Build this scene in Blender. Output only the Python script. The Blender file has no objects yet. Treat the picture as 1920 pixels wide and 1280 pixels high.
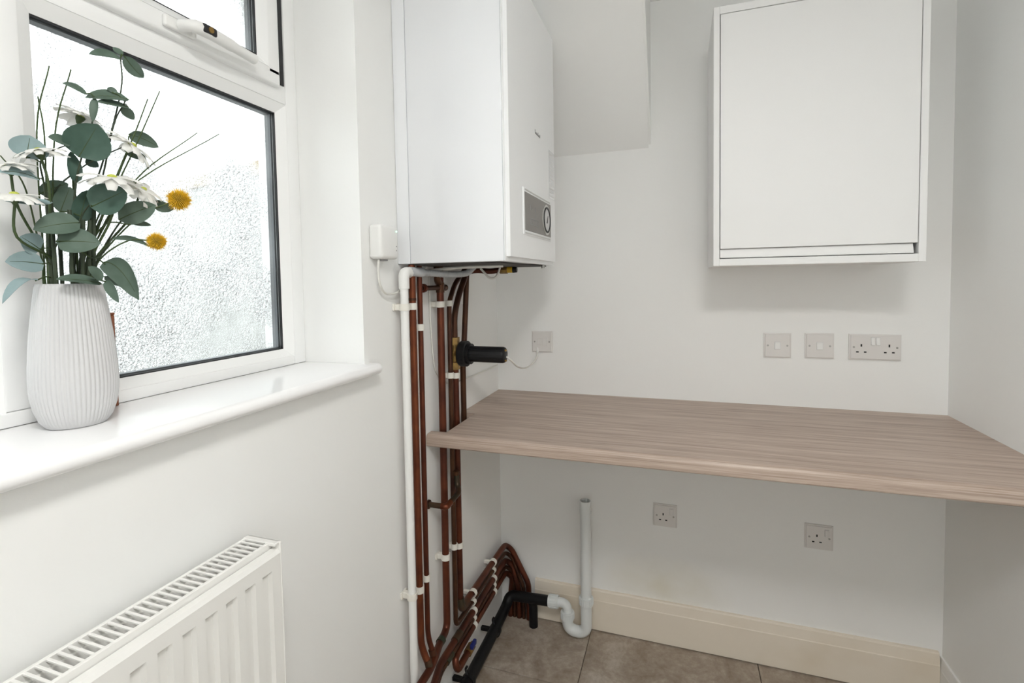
import bpy, bmesh, math, random
from mathutils import Vector, Matrix, Quaternion
random.seed(7)
scene = bpy.context.scene
COL = scene.collection

# ------------------------------------------------------------------ camera
cam_d = bpy.data.cameras.new('camera')
cam_d.sensor_width = 36.0
cam_d.lens = 932.395 / 1920 * 36.0
cam_d.shift_x = 0.0006
cam_d.shift_y = -0.0379
cam_d.clip_start = 0.02
cam = bpy.data.objects.new('camera', cam_d)
COL.objects.link(cam)
r_ = Vector((0.94691599, 0.32103544, -0.01692193))
u_ = Vector((0.00156171, 0.04804316, 0.99884404))
f_ = Vector((-0.32147732, 0.94584782, -0.04499148))
cam.matrix_world = Matrix(((r_.x, u_.x, -f_.x, 0.7197), (r_.y, u_.y, -f_.y, -1.9318),
                           (r_.z, u_.z, -f_.z, 1.3957), (0, 0, 0, 1)))
scene.camera = cam

# ------------------------------------------------------------------ world, light, exposure
W_STRENGTH = 2.0
world = bpy.data.worlds.new('overcast_sky')
scene.world = world
world.use_nodes = True
bg = world.node_tree.nodes['Background']
bg.inputs[0].default_value = (0.93, 0.97, 1.0, 1)
bg.inputs[1].default_value = W_STRENGTH
FILL_LAMP_STRENGTH = 25.0  # strength of the unseen ceiling fill added to brighten the room
scene.view_settings.view_transform = 'Standard'
scene.view_settings.look = 'None'
scene.view_settings.gamma = 1.0
scene.view_settings.use_curve_mapping = False
scene.view_settings.exposure = 1.12
scene.cycles.max_bounces = 12
scene.cycles.diffuse_bounces = 9
scene.cycles.glossy_bounces = 3
scene.cycles.transmission_bounces = 6
scene.cycles.adaptive_threshold = 0.02
scene.cycles.transparent_max_bounces = 16
scene.cycles.sample_clamp_indirect = 6.0


def portal(name, loc, rot, sx, sy):
    d = bpy.data.lights.new(name, 'AREA')
    d.shape = 'RECTANGLE'
    d.size, d.size_y = sx, sy
    d.cycles.is_portal = True
    o = bpy.data.objects.new(name, d)
    COL.objects.link(o)
    o.location, o.rotation_euler = loc, rot


# room size (metres): left wall x=0, back wall y=0, floor z=0
RW, RL, RH = 1.528, 3.3, 2.4
WIN_Y0, WIN_Y1, WIN_Z0, WIN_Z1 = -2.12, -0.92, 1.175, 2.27
FX = -0.172                      # inner face of the window frame
portal('window_portal', (-0.285, (WIN_Y0 + WIN_Y1) / 2, (WIN_Z0 + WIN_Z1) / 2), (0, -math.pi / 2, 0), 1.1, 1.2)
portal('fill_door_portal', (0.78, -RL - 0.13, 1.52), (math.pi / 2, 0, 0), 0.5, 0.88)  # sky light through the added rear door


# ------------------------------------------------------------------ materials
def mat(name, col, rough=0.5, metal=0.0, spec=0.5, noise=None, bump=None, coat=0.0, emit=None, estr=0.0):
    """noise=(scale, second colour, low, high); bump=(scale, strength, distance)"""
    m = bpy.data.materials.new(name)
    m.use_nodes = True
    nt = m.node_tree
    b = nt.nodes['Principled BSDF']
    b.inputs['Base Color'].default_value = (*col, 1)
    b.inputs['Roughness'].default_value = rough
    b.inputs['Metallic'].default_value = metal
    b.inputs['Specular IOR Level'].default_value = spec
    b.inputs['Coat Weight'].default_value = coat
    if emit:
        b.inputs['Emission Color'].default_value = (*emit, 1)
        b.inputs['Emission Strength'].default_value = estr
    if noise or bump:
        tc = nt.nodes.new('ShaderNodeTexCoord')
    if noise:
        n = nt.nodes.new('ShaderNodeTexNoise')
        n.inputs['Scale'].default_value = noise[0]
        n.inputs['Detail'].default_value = 5
        nt.links.new(tc.outputs['Object'], n.inputs['Vector'])
        r = nt.nodes.new('ShaderNodeValToRGB')
        r.color_ramp.elements[0].position, r.color_ramp.elements[1].position = noise[2], noise[3]
        r.color_ramp.elements[0].color = (*col, 1)
        r.color_ramp.elements[1].color = (*noise[1], 1)
        nt.links.new(n.outputs['Fac'], r.inputs['Fac'])
        nt.links.new(r.outputs['Color'], b.inputs['Base Color'])
    if bump:
        n2 = nt.nodes.new('ShaderNodeTexNoise')
        n2.inputs['Scale'].default_value = bump[0]
        n2.inputs['Detail'].default_value = 4
        nt.links.new(tc.outputs['Object'], n2.inputs['Vector'])
        bp = nt.nodes.new('ShaderNodeBump')
        bp.inputs['Strength'].default_value = bump[1]
        bp.inputs['Distance'].default_value = bump[2]
        nt.links.new(n2.outputs['Fac'], bp.inputs['Height'])
        nt.links.new(bp.outputs['Normal'], b.inputs['Normal'])
    return m


M = {}
M['paint'] = mat('wall_paint', (0.855, 0.86, 0.85), 0.75, noise=(1.7, (0.835, 0.835, 0.82), 0.35, 0.75), bump=(90, 0.12, 0.002))
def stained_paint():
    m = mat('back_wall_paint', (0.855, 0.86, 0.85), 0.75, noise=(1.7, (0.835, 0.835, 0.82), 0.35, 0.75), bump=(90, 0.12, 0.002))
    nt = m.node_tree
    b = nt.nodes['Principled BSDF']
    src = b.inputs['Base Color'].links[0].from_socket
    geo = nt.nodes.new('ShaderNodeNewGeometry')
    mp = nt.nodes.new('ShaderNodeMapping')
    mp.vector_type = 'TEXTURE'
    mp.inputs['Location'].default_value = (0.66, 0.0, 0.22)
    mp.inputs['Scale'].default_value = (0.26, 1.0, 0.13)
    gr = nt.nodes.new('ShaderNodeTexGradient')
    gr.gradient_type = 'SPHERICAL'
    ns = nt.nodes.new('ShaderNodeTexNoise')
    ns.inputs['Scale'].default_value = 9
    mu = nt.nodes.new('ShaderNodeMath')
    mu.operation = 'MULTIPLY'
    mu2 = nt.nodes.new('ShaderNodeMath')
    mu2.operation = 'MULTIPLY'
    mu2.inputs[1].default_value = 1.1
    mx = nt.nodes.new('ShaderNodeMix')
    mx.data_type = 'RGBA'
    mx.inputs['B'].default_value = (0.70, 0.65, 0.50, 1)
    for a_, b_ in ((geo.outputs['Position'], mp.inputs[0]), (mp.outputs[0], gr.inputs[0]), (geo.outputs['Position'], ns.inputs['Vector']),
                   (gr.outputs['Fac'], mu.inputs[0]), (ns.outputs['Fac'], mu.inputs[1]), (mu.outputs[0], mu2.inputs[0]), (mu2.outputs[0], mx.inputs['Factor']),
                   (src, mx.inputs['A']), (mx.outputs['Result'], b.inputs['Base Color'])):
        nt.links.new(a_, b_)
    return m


M['paint_back'] = stained_paint()
M['ceiling'] = mat('ceiling_paint', (0.87, 0.87, 0.865), 0.8)
M['upvc'] = mat('window_upvc', (0.84, 0.845, 0.84), 0.32)
M['sill'] = mat('sill_gloss', (0.88, 0.88, 0.885), 0.18)
M['gasket'] = mat('black_gasket', (0.012, 0.012, 0.014), 0.5)
M['spacer'] = mat('grey_spacer', (0.13, 0.14, 0.15), 0.4)
M['spacer_warm'] = mat('brown_spacer', (0.075, 0.068, 0.06), 0.4)
M['cabinet'] = mat('cabinet_gloss', (0.82, 0.82, 0.815), 0.42, spec=0.35)
M['cabinet_dark'] = mat('cabinet_gap', (0.25, 0.25, 0.24), 0.6)
M['boiler'] = mat('boiler_enamel', (0.81, 0.825, 0.85), 0.40, spec=0.5, coat=1.0)
M['boiler_front'] = mat('boiler_front_enamel', (0.87, 0.88, 0.89), 0.35)
M['boiler_under'] = mat('boiler_chassis', (0.05, 0.045, 0.04), 0.7)
M['panel_grey'] = mat('control_panel_grey', (0.25, 0.235, 0.22), 0.4, 0.3)
M['silver'] = mat('silver_trim', (0.62, 0.62, 0.6), 0.35, 0.6)
M['mid_grey'] = mat('mid_grey_print', (0.30, 0.30, 0.30), 0.6)
M['pale_grey'] = mat('pale_grey_print', (0.62, 0.62, 0.62), 0.6)
M['black'] = mat('black_plastic', (0.007, 0.007, 0.008), 0.45, spec=0.3, bump=(60, 0.2, 0.001))
M['waste_black'] = mat('black_waste_plastic', (0.005, 0.005, 0.006), 0.45, spec=0.25)
M['white_plastic'] = mat('white_plastic', (0.80, 0.80, 0.785), 0.35)
M['clip'] = mat('clip_plastic', (0.78, 0.76, 0.70), 0.4)
M['cable'] = mat('white_cable', (0.72, 0.71, 0.67), 0.45)
M['waste'] = mat('waste_white', (0.74, 0.77, 0.77), 0.3)
M['socket'] = mat('socket_plate', (0.72, 0.70, 0.68), 0.3)
M['screw'] = mat('screw_nickel', (0.42, 0.41, 0.39), 0.35, 0.9)
M['hole'] = mat('pin_hole_black', (0.006, 0.006, 0.006), 0.7)
M['grey_hose'] = mat('grey_hose', (0.50, 0.52, 0.54), 0.45)
M['skirting'] = mat('cream_skirting', (0.81, 0.74, 0.635), 0.45, noise=(5, (0.74, 0.655, 0.53), 0.5, 0.85))
M['radiator'] = mat('radiator_enamel', (0.78, 0.775, 0.75), 0.35)
M['radiator_inside'] = mat('radiator_inside', (0.22, 0.22, 0.215), 0.7)
M['vase'] = mat('vase_ceramic', (0.58, 0.58, 0.585), 0.28)
M['brass'] = mat('brass', (0.35, 0.22, 0.07), 0.38, 0.8, noise=(30, (0.16, 0.10, 0.04), 0.4, 0.7))
M['yellow'] = mat('yellow_cap', (0.60, 0.36, 0.02), 0.4)
M['blue'] = mat('blue_lever', (0.01, 0.02, 0.16), 0.4)
M['stem'] = mat('stem_green', (0.045, 0.075, 0.022), 0.6)
M['stem_dark'] = mat('stem_dark', (0.03, 0.045, 0.022), 0.6)
M['petal'] = mat('daisy_petal', (0.86, 0.85, 0.82), 0.6)
M['pom'] = mat('pompom_yellow', (0.74, 0.46, 0.02), 0.7)
M['pom_core'] = mat('pompom_core', (0.22, 0.17, 0.015), 0.8)
M['daisy_eye'] = mat('daisy_eye', (0.55, 0.60, 0.10), 0.7, bump=(900, 0.8, 0.002))
M['wood_brown'] = mat('brown_wood', (0.24, 0.075, 0.03), 0.5, noise=(18, (0.15, 0.045, 0.02), 0.4, 0.7))
M['render_wall'] = mat('garden_render', (0.35, 0.35, 0.34), 0.9, noise=(3, (0.19, 0.19, 0.18), 0.42, 0.72))
M['coping'] = mat('coping_stone', (0.30, 0.225, 0.13), 0.9, noise=(6, (0.17, 0.12, 0.065), 0.4, 0.75))
M['patio'] = mat('patio_ground', (0.33, 0.32, 0.30), 0.95, noise=(4, (0.22, 0.22, 0.20), 0.4, 0.7))
M['grout'] = mat('floor_grout', (0.13, 0.105, 0.08), 0.9)
M['fill_lamp'] = mat('fill_lamp_diffuser', (0.9, 0.9, 0.9), 0.4, emit=(1.0, 0.985, 0.96), estr=FILL_LAMP_STRENGTH)
M['led'] = mat('green_led', (0.3, 0.8, 0.5), 0.4, emit=(0.35, 1.0, 0.6), estr=1.5)


def copper(name, c1, c2, rough):
    m = mat(name, c1, rough, 0.75, noise=(14, c2, 0.35, 0.7), bump=(160, 0.08, 0.0006))
    return m


M['copper'] = copper('copper_tarnished', (0.155, 0.045, 0.022), (0.075, 0.024, 0.016), 0.38)
M['copper_bright'] = copper('copper_bright', (0.22, 0.065, 0.026), (0.115, 0.032, 0.018), 0.36)
M['copper_dark'] = copper('copper_dark', (0.060, 0.025, 0.017), (0.115, 0.052, 0.024), 0.42)
M['copper_joint'] = copper('copper_joint', (0.12, 0.048, 0.026), (0.055, 0.07, 0.048), 0.5)


def leaf_mat(name, c1, c2, trans=0.25):
    m = mat(name, c1, 0.55, noise=(60, c2, 0.3, 0.7))
    nt = m.node_tree
    b = nt.nodes['Principled BSDF']
    out = nt.nodes['Material Output']
    t = nt.nodes.new('ShaderNodeBsdfTranslucent')
    t.inputs[0].default_value = (*[min(1, 1.3 * x) for x in c1], 1)
    mx = nt.nodes.new('ShaderNodeMixShader')
    mx.inputs[0].default_value = trans
    nt.links.new(b.outputs[0], mx.inputs[1])
    nt.links.new(t.outputs[0], mx.inputs[2])
    nt.links.new(mx.outputs[0], out.inputs[0])
    return m


M['leaf_a'] = leaf_mat('eucalyptus_deep', (0.038, 0.085, 0.062), (0.062, 0.12, 0.092), 0.1)
M['leaf_b'] = leaf_mat('eucalyptus_mid', (0.085, 0.135, 0.098), (0.13, 0.19, 0.148), 0.2)
M['leaf_c'] = leaf_mat('eucalyptus_blue', (0.27, 0.37, 0.38), (0.33, 0.44, 0.45), 0.2)
M['petal'] = leaf_mat('daisy_petal', (0.88, 0.87, 0.82), (0.90, 0.90, 0.88), 0.45)


def glass_mat(name, fac_clear, rough, pattern):
    m = bpy.data.materials.new(name)
    m.use_nodes = True
    nt = m.node_tree
    nt.nodes.clear()
    out = nt.nodes.new('ShaderNodeOutputMaterial')
    tr = nt.nodes.new('ShaderNodeBsdfTransparent')
    tr.inputs[0].default_value = (0.97, 0.98, 0.975, 1)
    mx = nt.nodes.new('ShaderNodeMixShader')
    if pattern:
        rf = nt.nodes.new('ShaderNodeBsdfRefraction')
        rf.inputs['Roughness'].default_value = rough
        rf.inputs['IOR'].default_value = 1.45
        rf.inputs['Color'].default_value = (0.95, 0.955, 0.95, 1)
        tc = nt.nodes.new('ShaderNodeTexCoord')
        n1 = nt.nodes.new('ShaderNodeTexNoise')
        n1.inputs['Scale'].default_value = 170
        n1.inputs['Detail'].default_value = 3
        n1.inputs['Distortion'].default_value = 1.5
        n2 = nt.nodes.new('ShaderNodeTexNoise')
        n2.inputs['Scale'].default_value = 7
        n2.inputs['Detail'].default_value = 3
        r2 = nt.nodes.new('ShaderNodeMapRange')
        r2.inputs['From Min'].default_value, r2.inputs['From Max'].default_value = 0.38, 0.62
        r2.inputs['To Min'].default_value, r2.inputs['To Max'].default_value = 0.10, 0.85
        bp = nt.nodes.new('ShaderNodeBump')
        bp.inputs['Strength'].default_value = 1.0
        bp.inputs['Distance'].default_value = 0.011
        for n in (n1, n2):
            nt.links.new(tc.outputs['Object'], n.inputs['Vector'])
        nt.links.new(n1.outputs['Fac'], bp.inputs['Height'])
        nt.links.new(bp.outputs['Normal'], rf.inputs['Normal'])
        nt.links.new(n2.outputs['Fac'], r2.inputs['Value'])
        nt.links.new(r2.outputs['Result'], mx.inputs[0])
        nt.links.new(tr.outputs[0], mx.inputs[1])
        nt.links.new(rf.outputs[0], mx.inputs[2])
    else:
        gl = nt.nodes.new('ShaderNodeBsdfGlossy')
        gl.inputs['Roughness'].default_value = 0.02
        fr = nt.nodes.new('ShaderNodeFresnel')
        fr.inputs['IOR'].default_value = 1.3
        nt.links.new(fr.outputs[0], mx.inputs[0])
        nt.links.new(tr.outputs[0], mx.inputs[1])
        nt.links.new(gl.outputs[0], mx.inputs[2])
    nt.links.new(mx.outputs[0], out.inputs[0])
    return m


M['obscure'] = glass_mat('obscured_glass', 0.5, 0.12, True)
M['clear'] = glass_mat('clear_glass', 0.9, 0.0, False)


def wood_mat():
    m = mat('worktop_laminate', (0.40, 0.31, 0.25), 0.42)
    nt = m.node_tree
    b = nt.nodes['Principled BSDF']
    tc = nt.nodes.new('ShaderNodeTexCoord')
    mp = nt.nodes.new('ShaderNodeMapping')
    mp.inputs['Scale'].default_value = (1.1, 26, 70)
    n = nt.nodes.new('ShaderNodeTexNoise')
    n.inputs['Scale'].default_value = 2.2
    n.inputs['Detail'].default_value = 8
    n.inputs['Roughness'].default_value = 0.62
    n.inputs['Distortion'].default_value = 0.5
    mp2 = nt.nodes.new('ShaderNodeMapping')
    mp2.inputs['Scale'].default_value = (4, 220, 220)
    n2 = nt.nodes.new('ShaderNodeTexNoise')
    n2.inputs['Scale'].default_value = 2
    n2.inputs['Detail'].default_value = 4
    r = nt.nodes.new('ShaderNodeValToRGB')
    e = r.color_ramp.elements
    e[0].position, e[0].color = 0.26, (0.29, 0.215, 0.17, 1)
    e[1].position, e[1].color = 0.74, (0.56, 0.465, 0.395, 1)
    e.new(0.5).color = (0.44, 0.345, 0.285, 1)
    mixf = nt.nodes.new('ShaderNodeMath')
    mixf.operation = 'MULTIPLY_ADD'
    mixf.inputs[1].default_value = 0.6
    sub = nt.nodes.new('ShaderNodeMath')
    sub.operation = 'SUBTRACT'
    sub.inputs[1].default_value = 0.5
    for a_, b_ in ((tc.outputs['Object'], mp.inputs[0]), (tc.outputs['Object'], mp2.inputs[0]), (mp.outputs[0], n.inputs['Vector']),
                   (mp2.outputs[0], n2.inputs['Vector']), (n2.outputs['Fac'], sub.inputs[0]), (sub.outputs[0], mixf.inputs[0]),
                   (n.outputs['Fac'], mixf.inputs[2]), (mixf.outputs[0], r.inputs['Fac']), (r.outputs['Color'], b.inputs['Base Color'])):
        nt.links.new(a_, b_)
    return m


M['worktop'] = wood_mat()


def tile_mat():
    m = mat('stone_tile', (0.27, 0.225, 0.18), 0.45)
    nt = m.node_tree
    b = nt.nodes['Principled BSDF']
    tc = nt.nodes.new('ShaderNodeTexCoord')
    oi = nt.nodes.new('ShaderNodeObjectInfo')
    vm = nt.nodes.new('ShaderNodeVectorMath')
    vm.operation = 'MULTIPLY_ADD'
    vm.inputs[1].default_value = (17, 31, 11)
    n = nt.nodes.new('ShaderNodeTexNoise')
    n.inputs['Scale'].default_value = 6
    n.inputs['Detail'].default_value = 8
    n.inputs['Roughness'].default_value = 0.65
    n.inputs['Distortion'].default_value = 1.2
    nf = nt.nodes.new('ShaderNodeTexNoise')
    nf.inputs['Scale'].default_value = 55
    nf.inputs['Detail'].default_value = 6
    nf.inputs['Roughness'].default_value = 0.7
    ma = nt.nodes.new('ShaderNodeMath')
    ma.operation = 'MULTIPLY_ADD'
    ma.inputs[1].default_value = 0.5
    sb = nt.nodes.new('ShaderNodeMath')
    sb.operation = 'SUBTRACT'
    sb.inputs[1].default_value = 0.5
    for a_, b_ in ((vm.outputs[0], nf.inputs['Vector']), (nf.outputs['Fac'], sb.inputs[0]), (sb.outputs[0], ma.inputs[0]), (n.outputs['Fac'], ma.inputs[2])):
        nt.links.new(a_, b_)
    r = nt.nodes.new('ShaderNodeValToRGB')
    e = r.color_ramp.elements
    e[0].position, e[0].color = 0.3, (0.26, 0.205, 0.155, 1)
    e[1].position, e[1].color = 0.72, (0.52, 0.47, 0.41, 1)
    e.new(0.52).color = (0.38, 0.32, 0.26, 1)
    for a_, b_ in ((oi.outputs['Random'], vm.inputs[0]), (tc.outputs['Object'], vm.inputs[2]), (vm.outputs[0], n.inputs['Vector']),
                   (ma.outputs[0], r.inputs['Fac']), (r.outputs['Color'], b.inputs['Base Color'])):
        nt.links.new(a_, b_)
    return m


M['tile'] = tile_mat()


# ------------------------------------------------------------------ mesh helpers
class MB:
    """collects shapes in world coordinates; build() links them as one mesh object"""

    def __init__(s):
        s.bm = bmesh.new()

    def box(s, a, b, bevel=0.0, seg=2):
        lo = [min(a[i], b[i]) for i in range(3)]
        hi = [max(a[i], b[i]) for i in range(3)]
        t = bmesh.new()
        v = [t.verts.new((x, y, z)) for x in (lo[0], hi[0]) for y in (lo[1], hi[1]) for z in (lo[2], hi[2])]
        for f in ((0, 1, 3, 2), (4, 6, 7, 5), (0, 4, 5, 1), (2, 3, 7, 6), (0, 2, 6, 4), (1, 5, 7, 3)):
            t.faces.new([v[i] for i in f])
        if bevel:
            bmesh.ops.bevel(t, geom=t.edges[:], offset=bevel, segments=seg, affect='EDGES', profile=0.5)
        s._merge(t)
        return s

    def _merge(s, t):
        me = bpy.data.meshes.new('tmp')
        t.to_mesh(me)
        t.free()
        s.bm.from_mesh(me)
        bpy.data.meshes.remove(me)

    def prism(s, pts, vec):
        """pts: planar outline, extruded by vec"""
        vec = Vector(vec)
        a = [s.bm.verts.new(Vector(p)) for p in pts]
        b = [s.bm.verts.new(Vector(p) + vec) for p in pts]
        n = len(pts)
        s.bm.faces.new(a[::-1])
        s.bm.faces.new(b)
        for i in range(n):
            s.bm.faces.new((a[i], a[(i + 1) % n], b[(i + 1) % n], b[i]))
        return s

    def tube(s, pts, r, n=14, cap=True, radii=None):
        pts = [Vector(p) for p in pts]
        k = len(pts)
        tang = []
        for i in range(k):
            d = (pts[min(i + 1, k - 1)] - pts[max(i - 1, 0)])
            tang.append(d.normalized())
        up = Vector((0, 0, 1)) if abs(tang[0].z) < 0.9 else Vector((1, 0, 0))
        side = tang[0].cross(up).normalized()
        rings = []
        for i in range(k):
            if i:
                q = tang[i - 1].rotation_difference(tang[i])
                side = (q @ side).normalized()
            other = tang[i].cross(side).normalized()
            rr = radii[i] if radii else r
            rings.append([s.bm.verts.new(pts[i] + (side * math.cos(2 * math.pi * j / n) + other * math.sin(2 * math.pi * j / n)) * rr) for j in range(n)])
        for i in range(k - 1):
            for j in range(n):
                s.bm.faces.new((rings[i][j], rings[i][(j + 1) % n], rings[i + 1][(j + 1) % n], rings[i + 1][j]))
        if cap:
            s.bm.faces.new(rings[0][::-1])
            s.bm.faces.new(rings[-1])
        return s

    def cyl(s, a, b, r, n=20, r2=None):
        return s.tube([a, b], r, n, True, [r, r if r2 is None else r2])

    def pipe_ring(s, a, b, ro, ri, n=24):
        """hollow sleeve from a to b"""
        a, b = Vector(a), Vector(b)
        t = (b - a).normalized()
        up = Vector((0, 0, 1)) if abs(t.z) < 0.9 else Vector((1, 0, 0))
        e1 = t.cross(up).normalized()
        e2 = t.cross(e1)
        R = [[s.bm.verts.new(c + (e1 * math.cos(2 * math.pi * j / n) + e2 * math.sin(2 * math.pi * j / n)) * rr) for j in range(n)]
             for c, rr in ((a, ro), (b, ro), (b, ri), (a, ri))]
        for i in range(4):
            for j in range(n):
                s.bm.faces.new((R[i][j], R[i][(j + 1) % n], R[(i + 1) % 4][(j + 1) % n], R[(i + 1) % 4][j]))
        return s

    def sphere(s, c, r, seg=12, scale=(1, 1, 1)):
        t = bmesh.new()
        bmesh.ops.create_uvsphere(t, u_segments=seg, v_segments=max(6, seg // 2), radius=r)
        for v in t.verts:
            v.co = Vector(c) + Vector((v.co.x * scale[0], v.co.y * scale[1], v.co.z * scale[2]))
        s._merge(t)
        return s

    def quad(s, a, b, c, d):
        s.bm.faces.new([s.bm.verts.new(Vector(p)) for p in (a, b, c, d)])
        return s

    def build(s, name, m, parent=None, origin=None, smooth=True, angle=35):
        if origin is None:
            if parent is not None:
                origin = ORG[parent.name]
            else:
                xs = [v.co.x for v in s.bm.verts]; ys = [v.co.y for v in s.bm.verts]; zs = [v.co.z for v in s.bm.verts]
                origin = ((min(xs) + max(xs)) / 2, (min(ys) + max(ys)) / 2, min(zs))
        o_ = Vector(origin)
        for v in s.bm.verts:
            v.co -= o_
        bmesh.ops.recalc_face_normals(s.bm, faces=s.bm.faces[:])
        me = bpy.data.meshes.new(name)
        s.bm.to_mesh(me)
        s.bm.free()
        me.materials.append(M[m])
        if smooth:
            for p in me.polygons:
                p.use_smooth = True
            me.set_sharp_from_angle(angle=math.radians(angle))
        o = bpy.data.objects.new(name, me)
        COL.objects.link(o)
        ORG[o.name] = o_
        if parent is None:
            o.location = o_
        else:
            o.parent = parent
            o.location = o_ - ORG[parent.name]
        return o


ORG = {}


def part(mb, name, m, parent, smooth=True, angle=35):
    """a child mesh; its origin is its parent's origin"""
    return mb.build(name, m, parent, ORG[parent.name], smooth, angle)


def thing(name, loc, label, cat, group=None):
    o = bpy.data.objects.new(name, None)
    o.empty_display_size = 0.05
    COL.objects.link(o)
    o.location = loc
    ORG[o.name] = Vector(loc)
    return tag(o, label, cat, group)


def tag(o, label, cat=None, group=None):
    o['label'] = label
    if cat:
        o['category'] = cat
    if group:
        o['group'] = group
    return o


def struct(o, label=None):
    o['kind'] = 'structure'
    if label:
        o['label'] = label
    return o


def struct_empty(name, loc, label):
    o = bpy.data.objects.new(name, None)
    COL.objects.link(o)
    o.location = loc
    ORG[o.name] = Vector(loc)
    return struct(o, label)


def fillet(pts, r, n=6):
    pts = [Vector(p) for p in pts]
    out = [pts[0]]
    for i in range(1, len(pts) - 1):
        a, b, c = pts[i - 1], pts[i], pts[i + 1]
        d1, d2 = (a - b), (c - b)
        rr = min(r, d1.length * 0.49, d2.length * 0.49)
        p, q = b + d1.normalized() * rr, b + d2.normalized() * rr
        for k in range(n + 1):
            t = k / n
            out.append(p * (1 - t) ** 2 + b * 2 * t * (1 - t) + q * t * t)
    out.append(pts[-1])
    return out


def curve(pts, n=8):
    """Catmull-Rom through the points"""
    P = [Vector(p) for p in pts]
    P = [P[0] * 2 - P[1]] + P + [P[-1] * 2 - P[-2]]
    out = []
    for i in range(1, len(P) - 2):
        for k in range(n):
            t = k / n
            a, b, c, d = P[i - 1], P[i], P[i + 1], P[i + 2]
            out.append(0.5 * ((2 * b) + (c - a) * t + (2 * a - 5 * b + 4 * c - d) * t * t + (3 * b - a - 3 * c + d) * t ** 3))
    out.append(P[-2])
    return out


# ================================================================== SETTING
# ---- left wall with the window opening
m = MB()
m.box((-0.30, -RL, 0), (0, 0, WIN_Z0))
m.box((-0.30, WIN_Y1, WIN_Z0), (0, 0, RH))
m.box((-0.30, -RL, WIN_Z0), (0, WIN_Y0, RH))
m.box((-0.30, WIN_Y0, WIN_Z1), (0, WIN_Y1, RH))
struct(m.build('wall_left', 'paint', smooth=False), 'white painted left wall with the window opening')
struct(MB().box((-0.30, 0, 0), (RW + 0.2, 0.15, RH)).build('wall_back', 'paint_back', smooth=False), 'white painted back wall behind the worktop')
struct(MB().box((RW, -RL, 0), (RW + 0.2, 0, RH)).build('wall_right', 'paint', smooth=False), 'plain white painted right wall')
DX0, DX1, DZ1 = 0.38, 1.18, 2.10
m = MB()
m.box((-0.30, -RL - 0.2, 0), (DX0, -RL, RH)).box((DX1, -RL - 0.2, 0), (RW + 0.2, -RL, RH)).box((DX0, -RL - 0.2, DZ1), (DX1, -RL, RH))
struct(m.build('wall_front', 'paint', smooth=False), 'white painted wall opposite the worktop with the added glazed door')
struct(MB().box((-0.30, -RL - 0.2, RH), (RW + 0.2, 0.15, RH + 0.12)).build('ceiling', 'ceiling', smooth=False), 'flat white ceiling')
# floor: grout bed with each tile a child
fl = struct(MB().box((-0.30, -RL - 0.2, -0.12), (RW + 0.2, 0.15, -0.004)).build('floor', 'grout', origin=(0, 0, 0), smooth=False),
            'brown-grey stone effect tiled floor')
xs = [0.0, 0.382, 0.982, RW]
ys = [0.0] + [-0.32 - 0.30 * i for i in range(10)] + [-RL]
tile_mesh = {}
for i in range(3):
    for j in range(len(ys) - 1):
        w, d = xs[i + 1] - xs[i] - 0.003, ys[j] - ys[j + 1] - 0.003
        key = (round(w, 3), round(d, 3))
        if key not in tile_mesh:
            t = MB().box((-w / 2, -d / 2, -0.004), (w / 2, d / 2, 0.0), 0.0008, 1).build('tile', 'tile', origin=(0, 0, 0), smooth=False)
            tile_mesh[key] = t.data
        else:
            t = bpy.data.objects.new('tile', tile_mesh[key])
            COL.objects.link(t)
        t.parent = fl
        t.location = ((xs[i] + xs[i + 1]) / 2, (ys[j] + ys[j + 1]) / 2, 0)
# skirting
prof = [(0, 0.004), (-0.018, 0.004), (-0.018, 0.122), (-0.0165, 0.125), (-0.0125, 0.158), (-0.010, 0.163), (0, 0.163)]
struct(MB().prism([(0.15, y, z) for y, z in prof], (RW - 0.012 - 0.15, 0, 0)).build('baseboard_back', 'skirting', smooth=False), 'cream skirting board along the back wall')
struct(MB().prism([(RW + y * 0.6, -0.0, z * 0.9) for y, z in prof], (0, -RL, 0)).build('baseboard_right', 'paint', smooth=False), 'white skirting board along the right wall')
# sloped plaster bulkhead above the back wall
m = MB()
m.prism([(0.0, 0.0, 1.876), (0.0, -0.43, RH), (0.0, 0.0, RH)], (0.618, 0, 0))
bmesh.ops.bevel(m.bm, geom=[e for e in m.bm.edges if all(v.co.x > 0.6 for v in e.verts) and not all(abs(v.co.y) < 1e-4 for v in e.verts)
                            and not all(v.co.z > RH - 1e-4 for v in e.verts)], offset=0.008, segments=4, affect='EDGES')
struct(m.build('trim_2', 'paint', angle=50), 'sloping plaster bulkhead on the back wall beside the boiler')

# ---- window sill
sx0, sx1, sy0, sy1 = FX, 0.036, -2.16, -0.900
prof = [(FX, 1.175), (FX, 1.200)] + [(sx1 - 0.0125 + 0.0125 * math.cos(a), 1.1875 + 0.0125 * math.sin(a)) for a in [math.pi / 2 - math.pi * k / 10 for k in range(11)]]
m = MB()
m.box((-0.285, WIN_Y0 + 0.001, 1.175), (FX, WIN_Y1 - 0.001, 1.1995))
m.prism([(x, WIN_Y0 + 0.001, z) for x, z in prof], (0, WIN_Y1 - WIN_Y0 - 0.002, 0))
prof2 = [(0.0, 1.175), (0.0, 1.200)] + prof[2:]
m.prism([(x, WIN_Y1 - 0.001, z) for x, z in prof2], (0, sy1 - WIN_Y1 + 0.001, 0))
m.prism([(x, sy0, z) for x, z in prof2], (0, WIN_Y0 - sy0 + 0.001, 0))
sill = struct(m.build('trim_1', 'sill'), 'glossy white window sill board with a rounded nose')

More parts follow.
